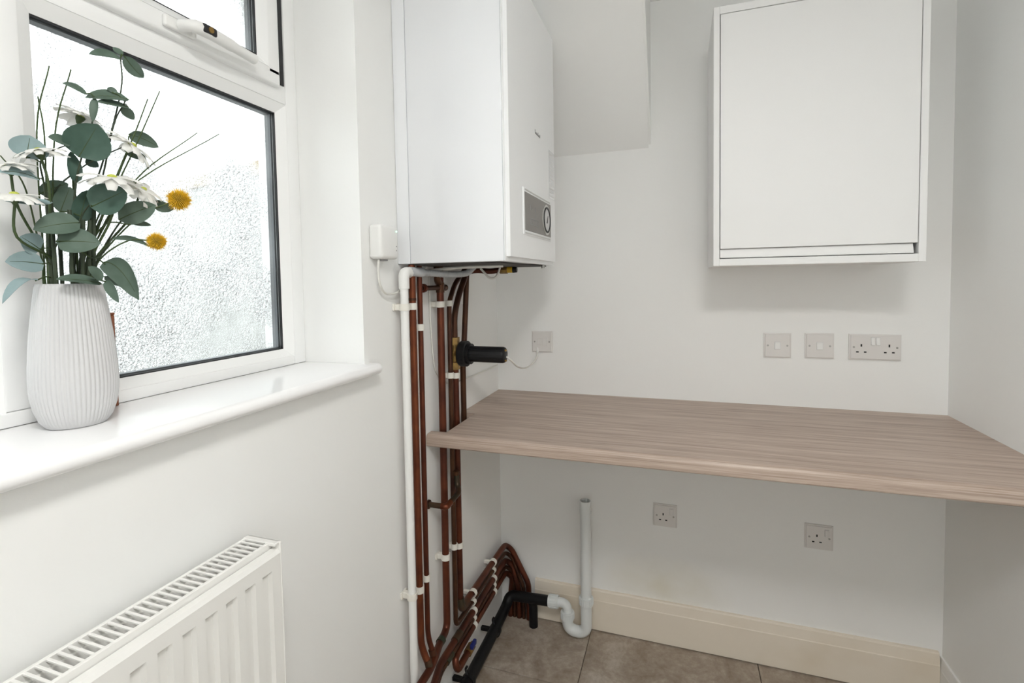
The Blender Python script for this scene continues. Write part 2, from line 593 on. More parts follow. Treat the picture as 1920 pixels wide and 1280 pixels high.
# ---- window: frame, opening top sash, obscured panes
win = struct_empty('window_1', (FX, (WIN_Y0 + WIN_Y1) / 2, 1.2), 'white plastic window with obscured glass and an opening top sash')
GY1, GY0 = -0.980, -1.448          # visible glass of the right-hand light
GZ0, GZ1 = 1.240, 1.800
SZ0 = 1.905                        # glass of the top sash starts here
MU0, MU1 = -1.53, GY0              # mullion
XB = FX - 0.075                    # outer face


def member(name, lo, hi, y=True):
    """frame bar with a soft bevel"""
    part(MB().box((XB, lo[0], lo[1]), (FX, hi[0], hi[1]), 0.004, 2), name, 'upvc', win)


member('jamb', (-0.958, 1.2), (WIN_Y1, WIN_Z1))
member('jamb', (WIN_Y0, 1.2), (-2.082, WIN_Z1))
member('bottom_rail', (-2.082, 1.2), (-0.958, 1.222))
member('head', (-2.082, 2.235), (-0.958, WIN_Z1))
member('mullion', (MU0 + 0.02, 1.222), (MU1 - 0.02, 2.235))
member('transom', (MU1 - 0.02, 1.822), (-0.958, 1.866))
member('transom', (-2.082, 1.822), (MU0 + 0.02, 1.866))


def bead_frame(y0, y1, z0, z1, w, xf, xb, name='glazing_bead', m='upvc', mit=True, parent=None):
    """four mitred bars with a sloped face from (outer, xf) to (inner edge, xb)"""
    O = [(y0 - w, z0 - w), (y1 + w, z0 - w), (y1 + w, z1 + w), (y0 - w, z1 + w)]
    I = [(y0, z0), (y1, z0), (y1, z1), (y0, z1)]
    for k in range(4):
        a, b, c, d = O[k], O[(k + 1) % 4], I[(k + 1) % 4], I[k]
        mb = MB()
        back = xb - 0.012
        v = [mb.bm.verts.new(p) for p in ((xf, *a), (xf, *b), (xb, *c), (xb, *d), (back, *a), (back, *b), (back, *c), (back, *d))]
        for f in ((0, 1, 2, 3), (4, 7, 6, 5), (0, 4, 5, 1), (2, 6, 7, 3), (0, 3, 7, 4), (1, 5, 6, 2)):
            mb.bm.faces.new([v[i] for i in f])
        part(mb, name, m, parent or win, smooth=False)


def seal_frame(y0, y1, z0, z1, w, x1, x0, name, m, sides=(0, 1, 2, 3)):
    """four plain strips just inside an opening"""
    for k_, (lo, hi) in enumerate((((y0, z0), (y1, z0 + w)), ((y0, z1 - w), (y1, z1)), ((y1 - w, z0 + w), (y1, z1 - w)), ((y0, z0 + w), (y0 + w, z1 - w)))):
        if k_ not in sides:
            continue
        part(MB().box((x0, lo[0], lo[1]), (x1, hi[0], hi[1])), name, m, win, smooth=False)


def light(y0, y1, z0, z1, w, xf):
    xb = xf - 0.014
    bead_frame(y0, y1, z0, z1, w, xf - 0.001, xb)
    seal_frame(y0, y1, z0, z1, 0.0025, xb - 0.0002, xb - 0.006, 'rubber_seal', 'gasket', (0, 1, 2))
    seal_frame(y0 - 0.001, y1 + 0.001, z0 - 0.001, z1 + 0.001, 0.006, xb - 0.010, xb - 0.026, 'spacer_bar', 'spacer')
    part(MB().box((xb - 0.010, y0 - 0.004, z0 - 0.004), (xb - 0.006, y1 + 0.004, z1 + 0.004)), 'clear_pane', 'clear', win, smooth=False)
    part(MB().box((xb - 0.030, y0 - 0.004, z0 - 0.004), (xb - 0.026, y1 + 0.004, z1 + 0.004)), 'obscured_pane', 'obscure', win, smooth=False)


light(GY0, GY1, GZ0, GZ1, 0.022, FX)
light(-2.060, MU0, GZ0, GZ1, 0.022, FX)
# top sashes: a proud frame each
for (y0, y1) in ((-1.478, -0.986), (-2.086, -1.510)):
    SX = FX + 0.014
    w = 0.054
    z0, z1 = 1.852, 2.246
    sash = part(MB().box((XB + 0.01, y0, z0), (SX, y1, z0 + w - 0.016), 0.006, 3).box((XB + 0.01, y0, z1 - w + 0.016), (SX, y1, z1), 0.006, 3)
                .box((XB + 0.01, y0, z0 + 0.02), (SX, y0 + w - 0.016, z1 - 0.02), 0.006, 3).box((XB + 0.01, y1 - w + 0.016, z0 + 0.02), (SX, y1, z1 - 0.02), 0.006, 3),
                'sash', 'upvc', win)
    part(MB().box((FX - 0.012, y1 + 0.0105, z0 + 0.012), (FX + 0.0015, y1 + 0.0225, z1 - 0.002)), 'sash_gasket', 'gasket', win, smooth=False)
    light(y0 + w, y1 - w, z0 + w, z1 - w, 0.018, SX)
# handle on the sash bottom rail
SX = FX + 0.014
hz = 1.872
h = part(MB().box((SX, -1.268, hz - 0.011), (SX + 0.010, -1.205, hz + 0.011), 0.004, 3), 'handle', 'white_plastic', win)
hp = [Vector((SX + 0.010, -1.238, hz)), Vector((SX + 0.030, -1.232, hz)), Vector((SX + 0.036, -1.212, hz)), Vector((SX + 0.034, -1.17, hz)), Vector((SX + 0.028, -1.12, hz)), Vector((SX + 0.024, -1.085, hz))]
part(MB().tube(curve(hp, 5), 0.010, 14, True, [0.011] * 6 + [0.012] * 6 + [0.0115] * 6 + [0.010] * 8), 'handle_lever', 'white_plastic', h)
part(MB().box((SX + 0.036, -1.224, hz - 0.008), (SX + 0.048, -1.192, hz + 0.009), 0.005, 3), 'lock_cover', 'gasket', h)
part(MB().cyl((SX + 0.044, -1.208, hz), (SX + 0.0495, -1.208, hz), 0.0055, 16), 'lock_barrel', 'brass', h)

# ---- glazed door added unseen behind the camera to let in fill light
dr = struct_empty('fill_door_1', (0.78, -RL - 0.1, 0), 'added unseen white glazed door for fill light in the wall opposite the worktop')
for a, b in (((DX0, 0), (DX0 + 0.06, DZ1)), ((DX1 - 0.06, 0), (DX1, DZ1)), ((DX0 + 0.06, DZ1 - 0.06), (DX1 - 0.06, DZ1))):
    part(MB().box((a[0], -RL - 0.12, a[1]), (b[0], -RL - 0.05, b[1]), 0.003, 1), 'door_frame', 'upvc', dr)
for a, b in (((0.44, 0.01), (0.54, 2.04)), ((1.02, 0.01), (1.12, 2.04)), ((0.54, 0.01), (1.02, 1.10)), ((0.54, 1.94), (1.02, 2.04))):
    part(MB().box((a[0], -RL - 0.115, a[1]), (b[0], -RL - 0.06, b[1]), 0.004, 1), 'door_stile', 'upvc', dr)
part(MB().box((0.53, -RL - 0.09, 1.09), (1.03, -RL - 0.086, 1.95)), 'pane', 'clear', dr, smooth=False)
part(MB().box((1.05, -RL - 0.06, 0.95), (1.08, -RL - 0.045, 1.13), 0.004, 2).cyl((1.065, -RL - 0.05, 1.04), (1.065, -RL + 0.0, 1.04), 0.008).cyl((1.065, -RL - 0.002, 1.04), (0.94, -RL - 0.002, 1.04), 0.009), 'door_handle', 'silver', dr)

# ---- ceiling lamp added unseen behind the camera to brighten the room
fill_lamp = thing('added_fill_light', (0.95, -2.1, RH), 'added unseen fill light, round and flush on the ceiling', 'light')
part(MB().cyl((0.95, -2.1, RH), (0.95, -2.1, RH - 0.035), 0.20, 40), 'fill_lamp_base', 'white_plastic', fill_lamp)
part(MB().tube([(0.95, -2.1, RH - 0.035), (0.95, -2.1, RH - 0.05), (0.95, -2.1, RH - 0.06)], 0.19, 40, True, [0.19, 0.18, 0.15]), 'fill_diffuser', 'fill_lamp', fill_lamp)

# ---- outside
o = MB().box((-9, -9, 0.05), (-0.31, 6, 0.15)).build('ground_outside', 'patio', smooth=False)
o['kind'] = 'structure'
GW0, GWD, GWN = Vector((-0.36, -0.132, 0)), Vector((-0.9755, 0.22, 0)), Vector((-0.22, -0.9755, 0))
bw = thing('garden_wall', (-4.0, 0.69, 0.15), 'pale rendered garden wall seen through the window glass', 'wall')
P = lambda s, d, z: (GW0.x + GWD.x * s - GWN.x * d, GW0.y + GWD.y * s - GWN.y * d, z)
part(MB().prism([P(0, 0, 0.15), P(9, 0, 0.15), P(9, 0.2, 0.15), P(0, 0.2, 0.15)], (0, 0, 1.80)), 'wall_face', 'render_wall', bw, smooth=False)
for k in range(15):
    part(MB().prism([P(0.61 * k, -0.03, 1.95), P(0.61 * k + 0.6, -0.03, 1.95), P(0.61 * k + 0.6, 0.23, 1.95), P(0.61 * k, 0.23, 1.95)], (0, 0, 0.065)), 'coping_slab', 'coping', bw, smooth=False)

# ================================================================== WORKTOP
WZ, WT, WD = 0.9413, 0.038, 0.628
prof = [(0, WZ - WT), (0, WZ)]
for k in range(7):
    a = math.pi / 2 - (math.pi / 2) * k / 6
    prof.append((-(WD - 0.012 + 0.012 * math.cos(a)), WZ - 0.012 + 0.012 * math.sin(a)))
for k in range(5):
    a = -(math.pi / 2) * k / 4
    prof.append((-(WD - 0.006 + 0.006 * math.cos(a)), WZ - WT + 0.006 + 0.006 * math.sin(a)))
m = MB()
NX = 0.052
m.prism([(NX, y, z) for y, z in prof], (RW - NX, 0, 0))
front = [(-0.594, WZ - WT), (-0.594, WZ)] + prof[2:]
m.prism([(0.001, y, z) for y, z in front], (NX - 0.001, 0, 0))
m.box((0.001, -0.378, WZ - WT), (NX, 0, WZ))
tag(m.build('worktop', 'worktop', angle=30), 'grey-brown wood grain laminate worktop spanning between the walls', 'worktop')

# ================================================================== WALL CABINET
cl, cr, cb, ct, cd = 0.815, 1.3485, 1.4274, 2.1948, 0.299
cab = thing('wall_cabinet', ((cl + cr) / 2, -0.15, cb), 'white gloss single door cabinet hung on the back wall', 'cabinet')
T = 0.0175
part(MB().box((cl, -cd, cb), (cl + T, 0, ct), 0.001, 1), 'side_panel', 'cabinet', cab, smooth=False)
part(MB().box((cr - T, -cd, cb), (cr, 0, ct), 0.001, 1), 'side_panel', 'cabinet', cab, smooth=False)
part(MB().box((cl + T, -cd, ct - 0.022), (cr - T, 0, ct), 0.001, 1), 'top_panel', 'cabinet', cab, smooth=False)
part(MB().box((cl + T, -cd, cb + 0.0005), (cr - T, 0, cb + 0.022), 0.001, 1), 'bottom_panel', 'cabinet', cab, smooth=False)
part(MB().box((cl + T, -0.02, cb + 0.022), (cr - T, -0.001, ct - 0.022)), 'back_panel', 'cabinet', cab, smooth=False)
door = part(MB().box((cl + T + 0.002, -cd - 0.0005, cb + 0.052), (cr - T - 0.002, -cd + 0.018, ct - 0.024), 0.0015, 2), 'door', 'cabinet', cab, smooth=False)
m = MB()
m.prism([(cl + T + 0.002, -cd + 0.018, cb + 0.0245), (cl + T + 0.002, -cd + 0.004, cb + 0.0245), (cl + T + 0.002, -cd + 0.003, cb + 0.0275),
         (cl + T + 0.002, -cd + 0.010, cb + 0.050), (cl + T + 0.002, -cd + 0.018, cb + 0.052)], (cr - cl - 2 * T - 0.012, 0, 0))
part(m, 'finger_pull', 'cabinet', door, smooth=False)

# ================================================================== BOILER
BX, BY0, BY1, BZ0, BZ1 = 0.318, -0.760, -0.267, 1.444, 2.205
boi = thing('boiler', (0.16, (BY0 + BY1) / 2, BZ0), 'large white wall-mounted gas boiler with grey control panel', 'boiler')
part(MB().box((0.001, BY0, BZ0), (0.038, BY1, BZ1), 0.002, 2), 'back_frame', 'boiler', boi)
part(MB().box((0.0392, BY0, BZ0), (BX - 0.014, BY1, BZ1), 0.003, 2), 'casing', 'boiler', boi)
m = MB()
m.box((BX - 0.0128, BY0, BZ0 + 0.001), (BX, BY1, BZ1))
bmesh.ops.bevel(m.bm, geom=[e for e in m.bm.edges if all(v.co.x > BX - 1e-4 for v in e.verts)], offset=0.011, segments=4, affect='EDGES')
fp = part(m, 'front_panel', 'boiler_front', boi, angle=60)
part(MB().box((0.02, BY0 + 0.02, BZ0 - 0.004), (BX - 0.03, BY1 - 0.02, BZ0 - 0.0005)), 'chassis_plate', 'boiler_under', boi, smooth=False)
part(MB().cyl((BX - 0.03, -0.33, BZ0), (BX - 0.03, -0.33, BZ0 - 0.010), 0.006, 12), 'fixing_screw', 'screw', boi)
# control panel
py0, py1, pz0, pz1 = -0.633, -0.352, 1.532, 1.636
cp = part(MB().box((BX - 0.002, py0 - 0.008, pz0 - 0.012), (BX + 0.003, py1 + 0.006, pz1 + 0.012), 0.002, 2), 'control_panel', 'boiler_front', boi)
part(MB().box((BX + 0.002, py0, pz0), (BX + 0.0045, py1, pz1), 0.001, 1), 'fascia', 'panel_grey', cp)
for z in (pz0 - 0.009, pz1 + 0.0045):
    part(MB().box((BX + 0.0025, py0 + 0.002, z), (BX + 0.0042, py1 - 0.006, z + 0.0035)), 'trim_strip', 'silver', cp)
dy, dz, dr_ = -0.408, 1.582, 0.040
part(MB().pipe_ring((BX + 0.004, dy, dz), (BX + 0.0085, dy, dz), dr_, dr_ - 0.005, 40), 'gauge_ring', 'gasket', cp)
part(MB().pipe_ring((BX + 0.004, dy, dz), (BX + 0.0065, dy, dz), dr_ + 0.007, dr_, 40), 'gauge_bezel', 'silver', cp)
part(MB().cyl((BX + 0.004, dy, dz), (BX + 0.0062, dy, dz), dr_ - 0.004, 40), 'gauge_face', 'pale_grey', cp)
part(MB().prism([(BX + 0.0062, dy - 0.004, dz - 0.010), (BX + 0.0062, dy + 0.003, dz - 0.010), (BX + 0.0062, dy + 0.010, dz + 0.014)], (0.0015, 0, 0)), 'gauge_needle', 'gasket', cp)
m = MB()   # printed triangle, bar and button row
for a, b in (((-0.585, 1.590), (-0.585, 1.608)), ((-0.585, 1.608), (-0.560, 1.598)), ((-0.560, 1.598), (-0.585, 1.590))):
    m.tube([(BX + 0.0046, *a), (BX + 0.0046, *b)], 0.0012, 6)
part(m, 'printed_triangle', 'mid_grey', cp)
part(MB().tube([(BX + 0.0046, -0.535, 1.575), (BX + 0.0046, -0.535, 1.605)], 0.0012, 6), 'printed_bar', 'mid_grey', cp)
m = MB()
ba = [(-0.585, 1.552), (-0.500, 1.552), (-0.500, 1.568), (-0.585, 1.568)]
for k in range(4):
    m.tube([(BX + 0.0046, *ba[k]), (BX + 0.0046, *ba[(k + 1) % 4])], 0.0011, 6)
for y in (-0.563, -0.543, -0.522):
    m.tube([(BX + 0.0046, y, 1.552), (BX + 0.0046, y, 1.568)], 0.001, 6)
part(m, 'button_row', 'mid_grey', cp)
part(MB().box((BX - 0.0005, -0.352, 1.660), (BX + 0.0004, -0.278, 1.815)), 'rating_label', 'boiler', boi, smooth=False)
m = MB()
for k in range(13):
    wd = [0.05, 0.035, 0.058, 0.045, 0.03, 0.055, 0.04][k % 7]
    m.box((BX + 0.0002, -0.345, 1.668 + 0.0113 * k), (BX + 0.0007, -0.345 + wd, 1.672 + 0.0113 * k))
m.box((BX + 0.0002, -0.3525, 1.660), (BX + 0.0007, -0.3505, 1.815))
part(m, 'label_print', 'pale_grey', boi, smooth=False)
m = MB()
m.box((BX + 0.0001, -0.510, 1.824), (BX + 0.0007, -0.455, 1.828))
for k, (y, hh) in enumerate(((-0.510, 0.010), (-0.498, 0.005), (-0.488, 0.005), (-0.478, 0.009), (-0.468, 0.005), (-0.458, 0.008))):
    m.box((BX + 0.0001, y, 1.8235), (BX + 0.0007, y + 0.003, 1.8255 + hh))
part(m, 'maker_mark', 'mid_grey', boi, smooth=False)

# ================================================================== WIRELESS RECEIVER BOX
rb = thing('receiver_box', (0.018, -0.851, 1.455), 'small white heating receiver box on the wall left of the boiler', 'receiver')
part(MB().box((0.0008, -0.892, 1.4535), (0.037, -0.8115, 1.538), 0.009, 4), 'case', 'white_plastic', rb, angle=60)
part(MB().sphere((0.037, -0.822, 1.524), 0.0022, 10), 'led', 'led', rb)
for z in (1.486, 1.476):
    part(MB().cyl((0.0365, -0.824, z), (0.0376, -0.824, z), 0.0018, 10), 'button_dot', 'mid_grey', rb)
part(MB().box((0.010, -0.872, 1.449), (0.026, -0.846, 1.4545), 0.001, 1), 'cable_gland', 'mid_grey', rb)

# ================================================================== SWITCHES AND SOCKETS ON THE BACK WALL


def plate(name, x, z, w, label, cat, group=None):
    t = thing(name, (x + w / 2, 0, z), label, cat, group)
    m = MB().box((x, -0.0095, z), (x + w, -0.0005, z + 0.086))
    bmesh.ops.bevel(m.bm, geom=[e for e in m.bm.edges if all(v.co.y < -0.009 for v in e.verts)], offset=0.0045, segments=3, affect='EDGES')
    part(m, 'plate', 'socket', t, angle=60)
    zc = z + 0.043
    for sx_ in (x + 0.0127, x + w - 0.0127):
        part(MB().cyl((sx_, -0.0090, zc), (sx_, -0.0103, zc), 0.0033, 14).box((sx_ - 0.003, -0.0106, zc - 0.0004), (sx_ + 0.003, -0.0101, zc + 0.0004)), 'screw', 'screw', t)
    return t


def rocker(t, x, z, w, h, m_='white_plastic'):
    part(MB().box((x - w / 2 - 0.0012, -0.0099, z - h / 2 - 0.0012), (x + w / 2 + 0.0012, -0.0088, z + h / 2 + 0.0012)), 'switch_surround', 'pale_grey', t, smooth=False)
    m = MB()
    m.prism([(x - w / 2, -0.009, z - h / 2), (x - w / 2, -0.0145, z - h / 2), (x - w / 2, -0.0115, z + h * 0.05), (x - w / 2, -0.0125, z + h / 2), (x - w / 2, -0.009, z + h / 2)], (w, 0, 0))
    bmesh.ops.bevel(m.bm, geom=m.bm.edges[:], offset=0.0008, segments=2, affect='EDGES')
    part(m, 'rocker', m_, t)


def pins(t, x, z):
    """three pin apertures, earth on top"""
    for (dx, dz, w, h) in ((0, 0.0, 0.0044, 0.0085), (-0.011, -0.022, 0.0075, 0.0044), (0.011, -0.022, 0.0075, 0.0044)):
        part(MB().box((x + dx - w / 2, -0.0098, z + dz - h / 2), (x + dx + w / 2, -0.0080, z + dz + h / 2)), 'pin_hole', 'hole', t, smooth=False)


t = plate('light_switch', 0.9964, 1.1107, 0.086, 'white single rocker switch plate, leftmost of the row above the worktop', 'switch')
rocker(t, 0.9964 + 0.043, 1.1107 + 0.043, 0.017, 0.024)
t = plate('light_switch', 1.1241, 1.1125, 0.086, 'white single rocker switch plate next to the double socket', 'switch')
rocker(t, 1.1241 + 0.043, 1.1125 + 0.043, 0.017, 0.024)
t = plate('double_socket', 1.2533, 1.1119, 0.146, 'white double plug socket under the cabinet at the right end', 'socket')
pins(t, 1.2533 + 0.034, 1.1119 + 0.049)
pins(t, 1.2533 + 0.112, 1.1119 + 0.049)
rocker(t, 1.2533 + 0.0665, 1.1119 + 0.063, 0.0105, 0.024)
rocker(t, 1.2533 + 0.0805, 1.1119 + 0.063, 0.0105, 0.024)
t = plate('single_socket', 0.6213, 0.4547, 0.086, 'white single plug socket below the worktop, nearer the waste pipe', 'socket')
pins(t, 0.6213 + 0.036, 0.4547 + 0.049)
rocker(t, 0.6213 + 0.066, 0.4547 + 0.062, 0.0125, 0.022, 'socket')
t = plate('single_socket', 1.129, 0.449, 0.086, 'white single plug socket below the worktop, nearer the right wall', 'socket')
pins(t, 1.129 + 0.036, 0.449 + 0.049)
rocker(t, 1.129 + 0.066, 0.449 + 0.062, 0.0125, 0.022, 'socket')
t = plate('fused_spur', 0.1502, 1.1039, 0.086, 'white fused outlet plate with a flex, right of the black valve head', 'switch')
part(MB().box((0.1502 + 0.024, -0.0112, 1.1039 + 0.030), (0.1502 + 0.042, -0.0088, 1.1039 + 0.056), 0.0008, 1), 'switch_rocker', 'socket', t)
part(MB().box((0.1502 + 0.046, -0.0108, 1.1039 + 0.026), (0.1502 + 0.064, -0.0088, 1.1039 + 0.060), 0.0008, 1).box((0.1502 + 0.049, -0.0113, 1.1039 + 0.046), (0.1502 + 0.061, -0.0106, 1.1039 + 0.049)), 'fuse_carrier', 'socket', t)
part(MB().cyl((0.1502 + 0.024, -0.010, 1.1039 + 0.001), (0.1502 + 0.024, -0.010, 1.1039 + 0.020), 0.0045, 12, 0.0025), 'flex_outlet', 'white_plastic', t)

# ================================================================== PIPES ON THE LEFT WALL
PX = 0.030


def clip_on_vertical(parent, y, z, r, m='clip', x=PX):
    """hinged plastic clip round an upright pipe with its foot on the wall"""
    mb = MB().pipe_ring((x, y, z - 0.009), (x, y, z + 0.009), r + 0.003, r + 0.0002, 20)
    mb.box((0.0006, y - 0.007, z - 0.008), (x - r, y + 0.007, z + 0.008), 0.001, 1)
    mb.box((0.0006, y - r - 0.0035, z - 0.009), (0.006, y + r + 0.0035, z + 0.009), 0.001, 1)
    part(mb, 'pipe_clip', m, parent)


def clip_on_level(parent, y, z, r, x):
    mb = MB().pipe_ring((x, y - 0.007, z), (x, y + 0.007, z), r + 0.003, r + 0.0002, 20)
    mb.box((0.0006, y - 0.006, z - 0.006), (x - r, y + 0.006, z + 0.006), 0.001, 1)
    part(mb, 'pipe_clip', 'clip', parent)


def pipe(name, path, r, m, label, cat='pipe', fr=0.03, group=None, n=16):
    t = thing(name, path[-1], label, cat, group)
    part(MB().tube(fillet(path, fr), r, n), 'tube', m, t, angle=60)
    return t


def collar(parent, a, b, r, m='copper_joint', name='joint'):
    part(MB().cyl(a, b, r, 20), name, m, parent)


ZT = BZ0 - 0.002
# condensate pipe (white plastic), elbow at the top, grey hose under the boiler
cond = pipe('condensate_pipe', [(PX, -0.765, 1.421), (PX, -0.780, 1.421), (PX, -0.780, 0.19), (0.0, -0.780, 0.165)], 0.0108, 'white_plastic',
            'white plastic condensate pipe, leftmost upright pipe under the boiler', fr=0.012)
part(MB().tube(fillet([(PX, -0.752, 1.421), (PX, -0.780, 1.421), (PX, -0.780, 1.378)], 0.022, 8), 0.0142, 20), 'elbow', 'white_plastic', cond)
clip_on_vertical(cond, -0.780, 1.3295, 0.0108)
clip_on_vertical(cond, -0.780, 0.546, 0.0108)
hose = thing('condensate_hose', (0.05, -0.6, 1.41), 'grey corrugated hose running beneath the boiler', 'hose')
hp = curve([(0.031, -0.751, 1.4235), (0.040, -0.72, 1.4225), (0.055, -0.66, 1.419), (0.07, -0.58, 1.416), (0.085, -0.50, 1.420), (0.09, -0.45, 1.440)], 26)
part(MB().tube(hp, 0.010, 14, True, [0.0098 if (i // 2) % 2 else 0.0082 for i in range(len(hp))]), 'corrugated_tube', 'grey_hose', hose)
part(MB().cyl((0.031, -0.752, 1.4235), (0.0445, -0.705, 1.4215), 0.0132, 20), 'hose_cuff', 'grey_hose', hose)

# two upright pipes next to it
c22 = pipe('copper_pipe', [(PX, -0.738, ZT), (PX, -0.7395, 0.375), (0.052, -0.7395, 0.328)], 0.0095, 'copper_bright', 'bright copper upright pipe right beside the white plastic pipe')
clip_on_vertical(c22, -0.738, 1.3295, 0.0095)
clip_on_vertical(c22, -0.739, 0.540, 0.0095)
collar(c22, (PX, -0.738, 1.345), (PX, -0.738, 1.352), 0.0102, 'copper_dark')
c15 = pipe('copper_pipe', [(PX, -0.697, ZT), (PX, -0.700, 0.375), (0.046, -0.700, 0.328)], 0.0075, 'copper', 'thin reddish copper upright pipe, third from the left under the boiler')
clip_on_vertical(c15, -0.697, 1.2684, 0.0075)
clip_on_vertical(c15, -0.699, 0.549, 0.0075)
# gas pipe through the worktop, turning along the wall near the floor
LX = 0.036
g22 = pipe('copper_pipe', [(PX, -0.572, ZT), (PX, -0.578, 0.315), (LX, -0.64, 0.315), (0.057, -0.73, 0.315), (0.057, -1.75, 0.315)], 0.0110, 'copper',
           'copper pipe down through the worktop corner then along the wall towards the radiator', fr=0.03)
clip_on_vertical(g22, -0.573, 1.3265, 0.0110)
clip_on_vertical(g22, -0.577, 0.545, 0.0110)
part(MB().tube(fillet([(PX, -0.590, 1.442), (PX, -0.590, 1.398), (PX, -0.574, 1.388)], 0.01), 0.0105, 14), 'riser_stub', 'copper_dark', g22)
part(MB().cyl((PX, -0.685, 1.3775), (PX, -0.548, 1.3765), 0.0072, 16), 'cross_pipe', 'copper_dark', g22)
part(MB().cyl((PX, -0.672, 1.3775), (PX, -0.681, 1.3775), 0.0125, 18), 'wall_flange', 'copper', g22)
part(MB().cyl((PX, -0.572, 1.362), (PX, -0.572, 1.392), 0.0130, 18).cyl((PX, -0.556, 1.3765), (PX, -0.536, 1.3765), 0.0098, 16), 'tee', 'copper_dark', g22)
for x_, y in ((0.0545, -0.739), (0.0475, -0.700)):
    part(MB().cyl((x_ + 0.001, y, 0.312), (x_ - 0.006, y, 0.340), 0.0105, 18), 'tee', 'copper_joint', g22)
part(MB().cyl((LX, -0.625, 0.315), (LX, -0.642, 0.315), 0.0128, 18), 'joint', 'copper_joint', g22)

# five pipes stacked on the wall near the floor, turning the corner and going down into the floor
ax, az = (0.128, 0.106, 0.086, 0.066, 0.048), (0.3125, 0.281, 0.248, 0.222, 0.196)
rr = (0.0110, 0.0078, 0.0110, 0.0078, 0.0110)
ends = [
    [(PX, -0.4795, 0.3125), (PX, -0.4775, 1.215)],
    [(PX, -0.516, 0.281), (PX, -0.5125, 1.33), (PX, -0.470, 1.385), (PX + 0.005, -0.405, 1.43), (PX + 0.005, -0.400, ZT)],
    [(LX, -0.64, 0.248), (0.057, -0.73, 0.248), (0.057, -1.75, 0.248)],
    [(LX, -0.64, 0.222), (0.057, -0.73, 0.222), (0.057, -1.75, 0.222)],
    [(LX, -0.515, 0.196), (LX + 0.004, -0.550, 0.196), (LX + 0.012, -0.550, 0.160), (LX + 0.012, -0.470, 0.160)],
]
lab = ['copper pipe with the black valve head, topmost of the stack turning in the corner',
       'copper pipe with a bent top under the boiler, second in the corner stack',
       'copper pipe, middle one of five stacked along the wall near the floor',
       'thin copper pipe, fourth down of five stacked near the floor',
       'lowest copper pipe of the corner stack, ending in a loop with a blue lever']
mats = ['copper', 'copper_dark', 'copper', 'copper_dark', 'copper']
LP = []
BYW = -0.032
for k in range(5):
    zk = az[k]
    dz_ = zk - 0.025 - (0.155 - 0.022 * k)
    path = [(ax[k], BYW, 0.0006), (ax[k], BYW, 0.150 - 0.018 * k), (LX + 0.022, BYW, zk - 0.030), (LX, -0.050, zk - 0.004), (LX, -0.09, zk)] + ends[k]
    fr = 0.022
    t = thing('copper_pipe', (ax[k], BYW, 0.0), lab[k], 'pipe')
    ORG[t.name] = Vector((ax[k], BYW, 0.0))
    part(MB().tube(fillet(path, fr, 5), rr[k], 16), 'tube', mats[k], t, angle=60)
    for y in (-0.192, -0.388):
        clip_on_level(t, y, zk, rr[k], LX)
    LP.append(t)
A, B, Cc, Dd, Ee = LP
clip_on_vertical(A, -0.479, 0.531, 0.0110)
clip_on_vertical(B, -0.515, 0.545, 0.0078)
clip_on_vertical(B, -0.5135, 1.0985, 0.0078)
clip_on_vertical(A, -0.478, 1.092, 0.0110)
clip_on_vertical(B, -0.513, 1.3265, 0.0078)
part(MB().tube(fillet([(LX, -0.435, 0.3125), (PX + 0.004, -0.4795, 0.3125), (PX, -0.4795, 0.352)], 0.025), 0.0128, 18), 'elbow', 'copper_joint', A)
part(MB().cyl((LX, -0.500, 0.248), (LX, -0.540, 0.248), 0.0128, 18), 'joint', 'copper_joint', Cc)
part(MB().cyl((0.057, -0.80, 0.248), (0.057, -0.84, 0.248), 0.0128, 18), 'joint', 'copper_joint', Cc)
part(MB().cyl((LX, -0.56, 0.222), (LX, -0.60, 0.222), 0.0098, 18), 'joint', 'copper_joint', Dd)
part(MB().cyl((LX + 0.012, -0.470, 0.160), (LX + 0.012, -0.435, 0.160), 0.0145, 8).cyl((LX + 0.012, -0.435, 0.160), (LX + 0.012, -0.425, 0.160), 0.010, 14), 'isolator_body', 'brass', Ee)
part(MB().box((LX + 0.020, -0.470, 0.172), (LX + 0.032, -0.435, 0.190), 0.004, 2), 'blue_lever', 'blue', Ee)
# stub from the wall that hooks round in front to the second pipe
sz = 0.728
st = thing('copper_stub', (0, -0.628, sz), 'short tarnished copper stub curling from the wall round the gas pipe', 'pipe')
part(MB().tube(fillet([(0.001, -0.628, sz), (0.062, -0.628, sz), (0.062, -0.535, sz + 0.006), (PX + 0.016, -0.516, sz + 0.020), (PX + 0.014, -0.515, sz + 0.06)], 0.022), 0.0080, 16), 'tube', 'copper_joint', st, angle=60)
part(MB().cyl((0.0008, -0.628, sz), (0.006, -0.628, sz), 0.0135, 18), 'wall_flange', 'copper_dark', st)
part(MB().tube(fillet([(0.046, -0.628, sz), (0.062, -0.628, sz), (0.062, -0.600, sz + 0.001)], 0.012), 0.0095, 16), 'elbow', 'copper_bright', st)
part(MB().cyl((PX + 0.012, -0.515, sz + 0.052), (PX + 0.012, -0.515, sz + 0.064), 0.0105, 16), 'collar', 'copper_dark', st)

# upper part of the valve pipe: bend under the boiler, brass valve, black motor head
up_ = thing('copper_pipe', (PX, -0.4775, 1.215), 'dark bent copper pipe rising from the brass valve to the boiler', 'pipe')
part(MB().tube(fillet([(PX, -0.4775, 1.2155), (PX, -0.4775, 1.285), (PX, -0.440, 1.35), (PX + 0.003, -0.392, 1.41), (PX + 0.003, -0.388, ZT)], 0.05, 8), 0.0100, 16), 'tube', 'copper_dark', up_, angle=60)
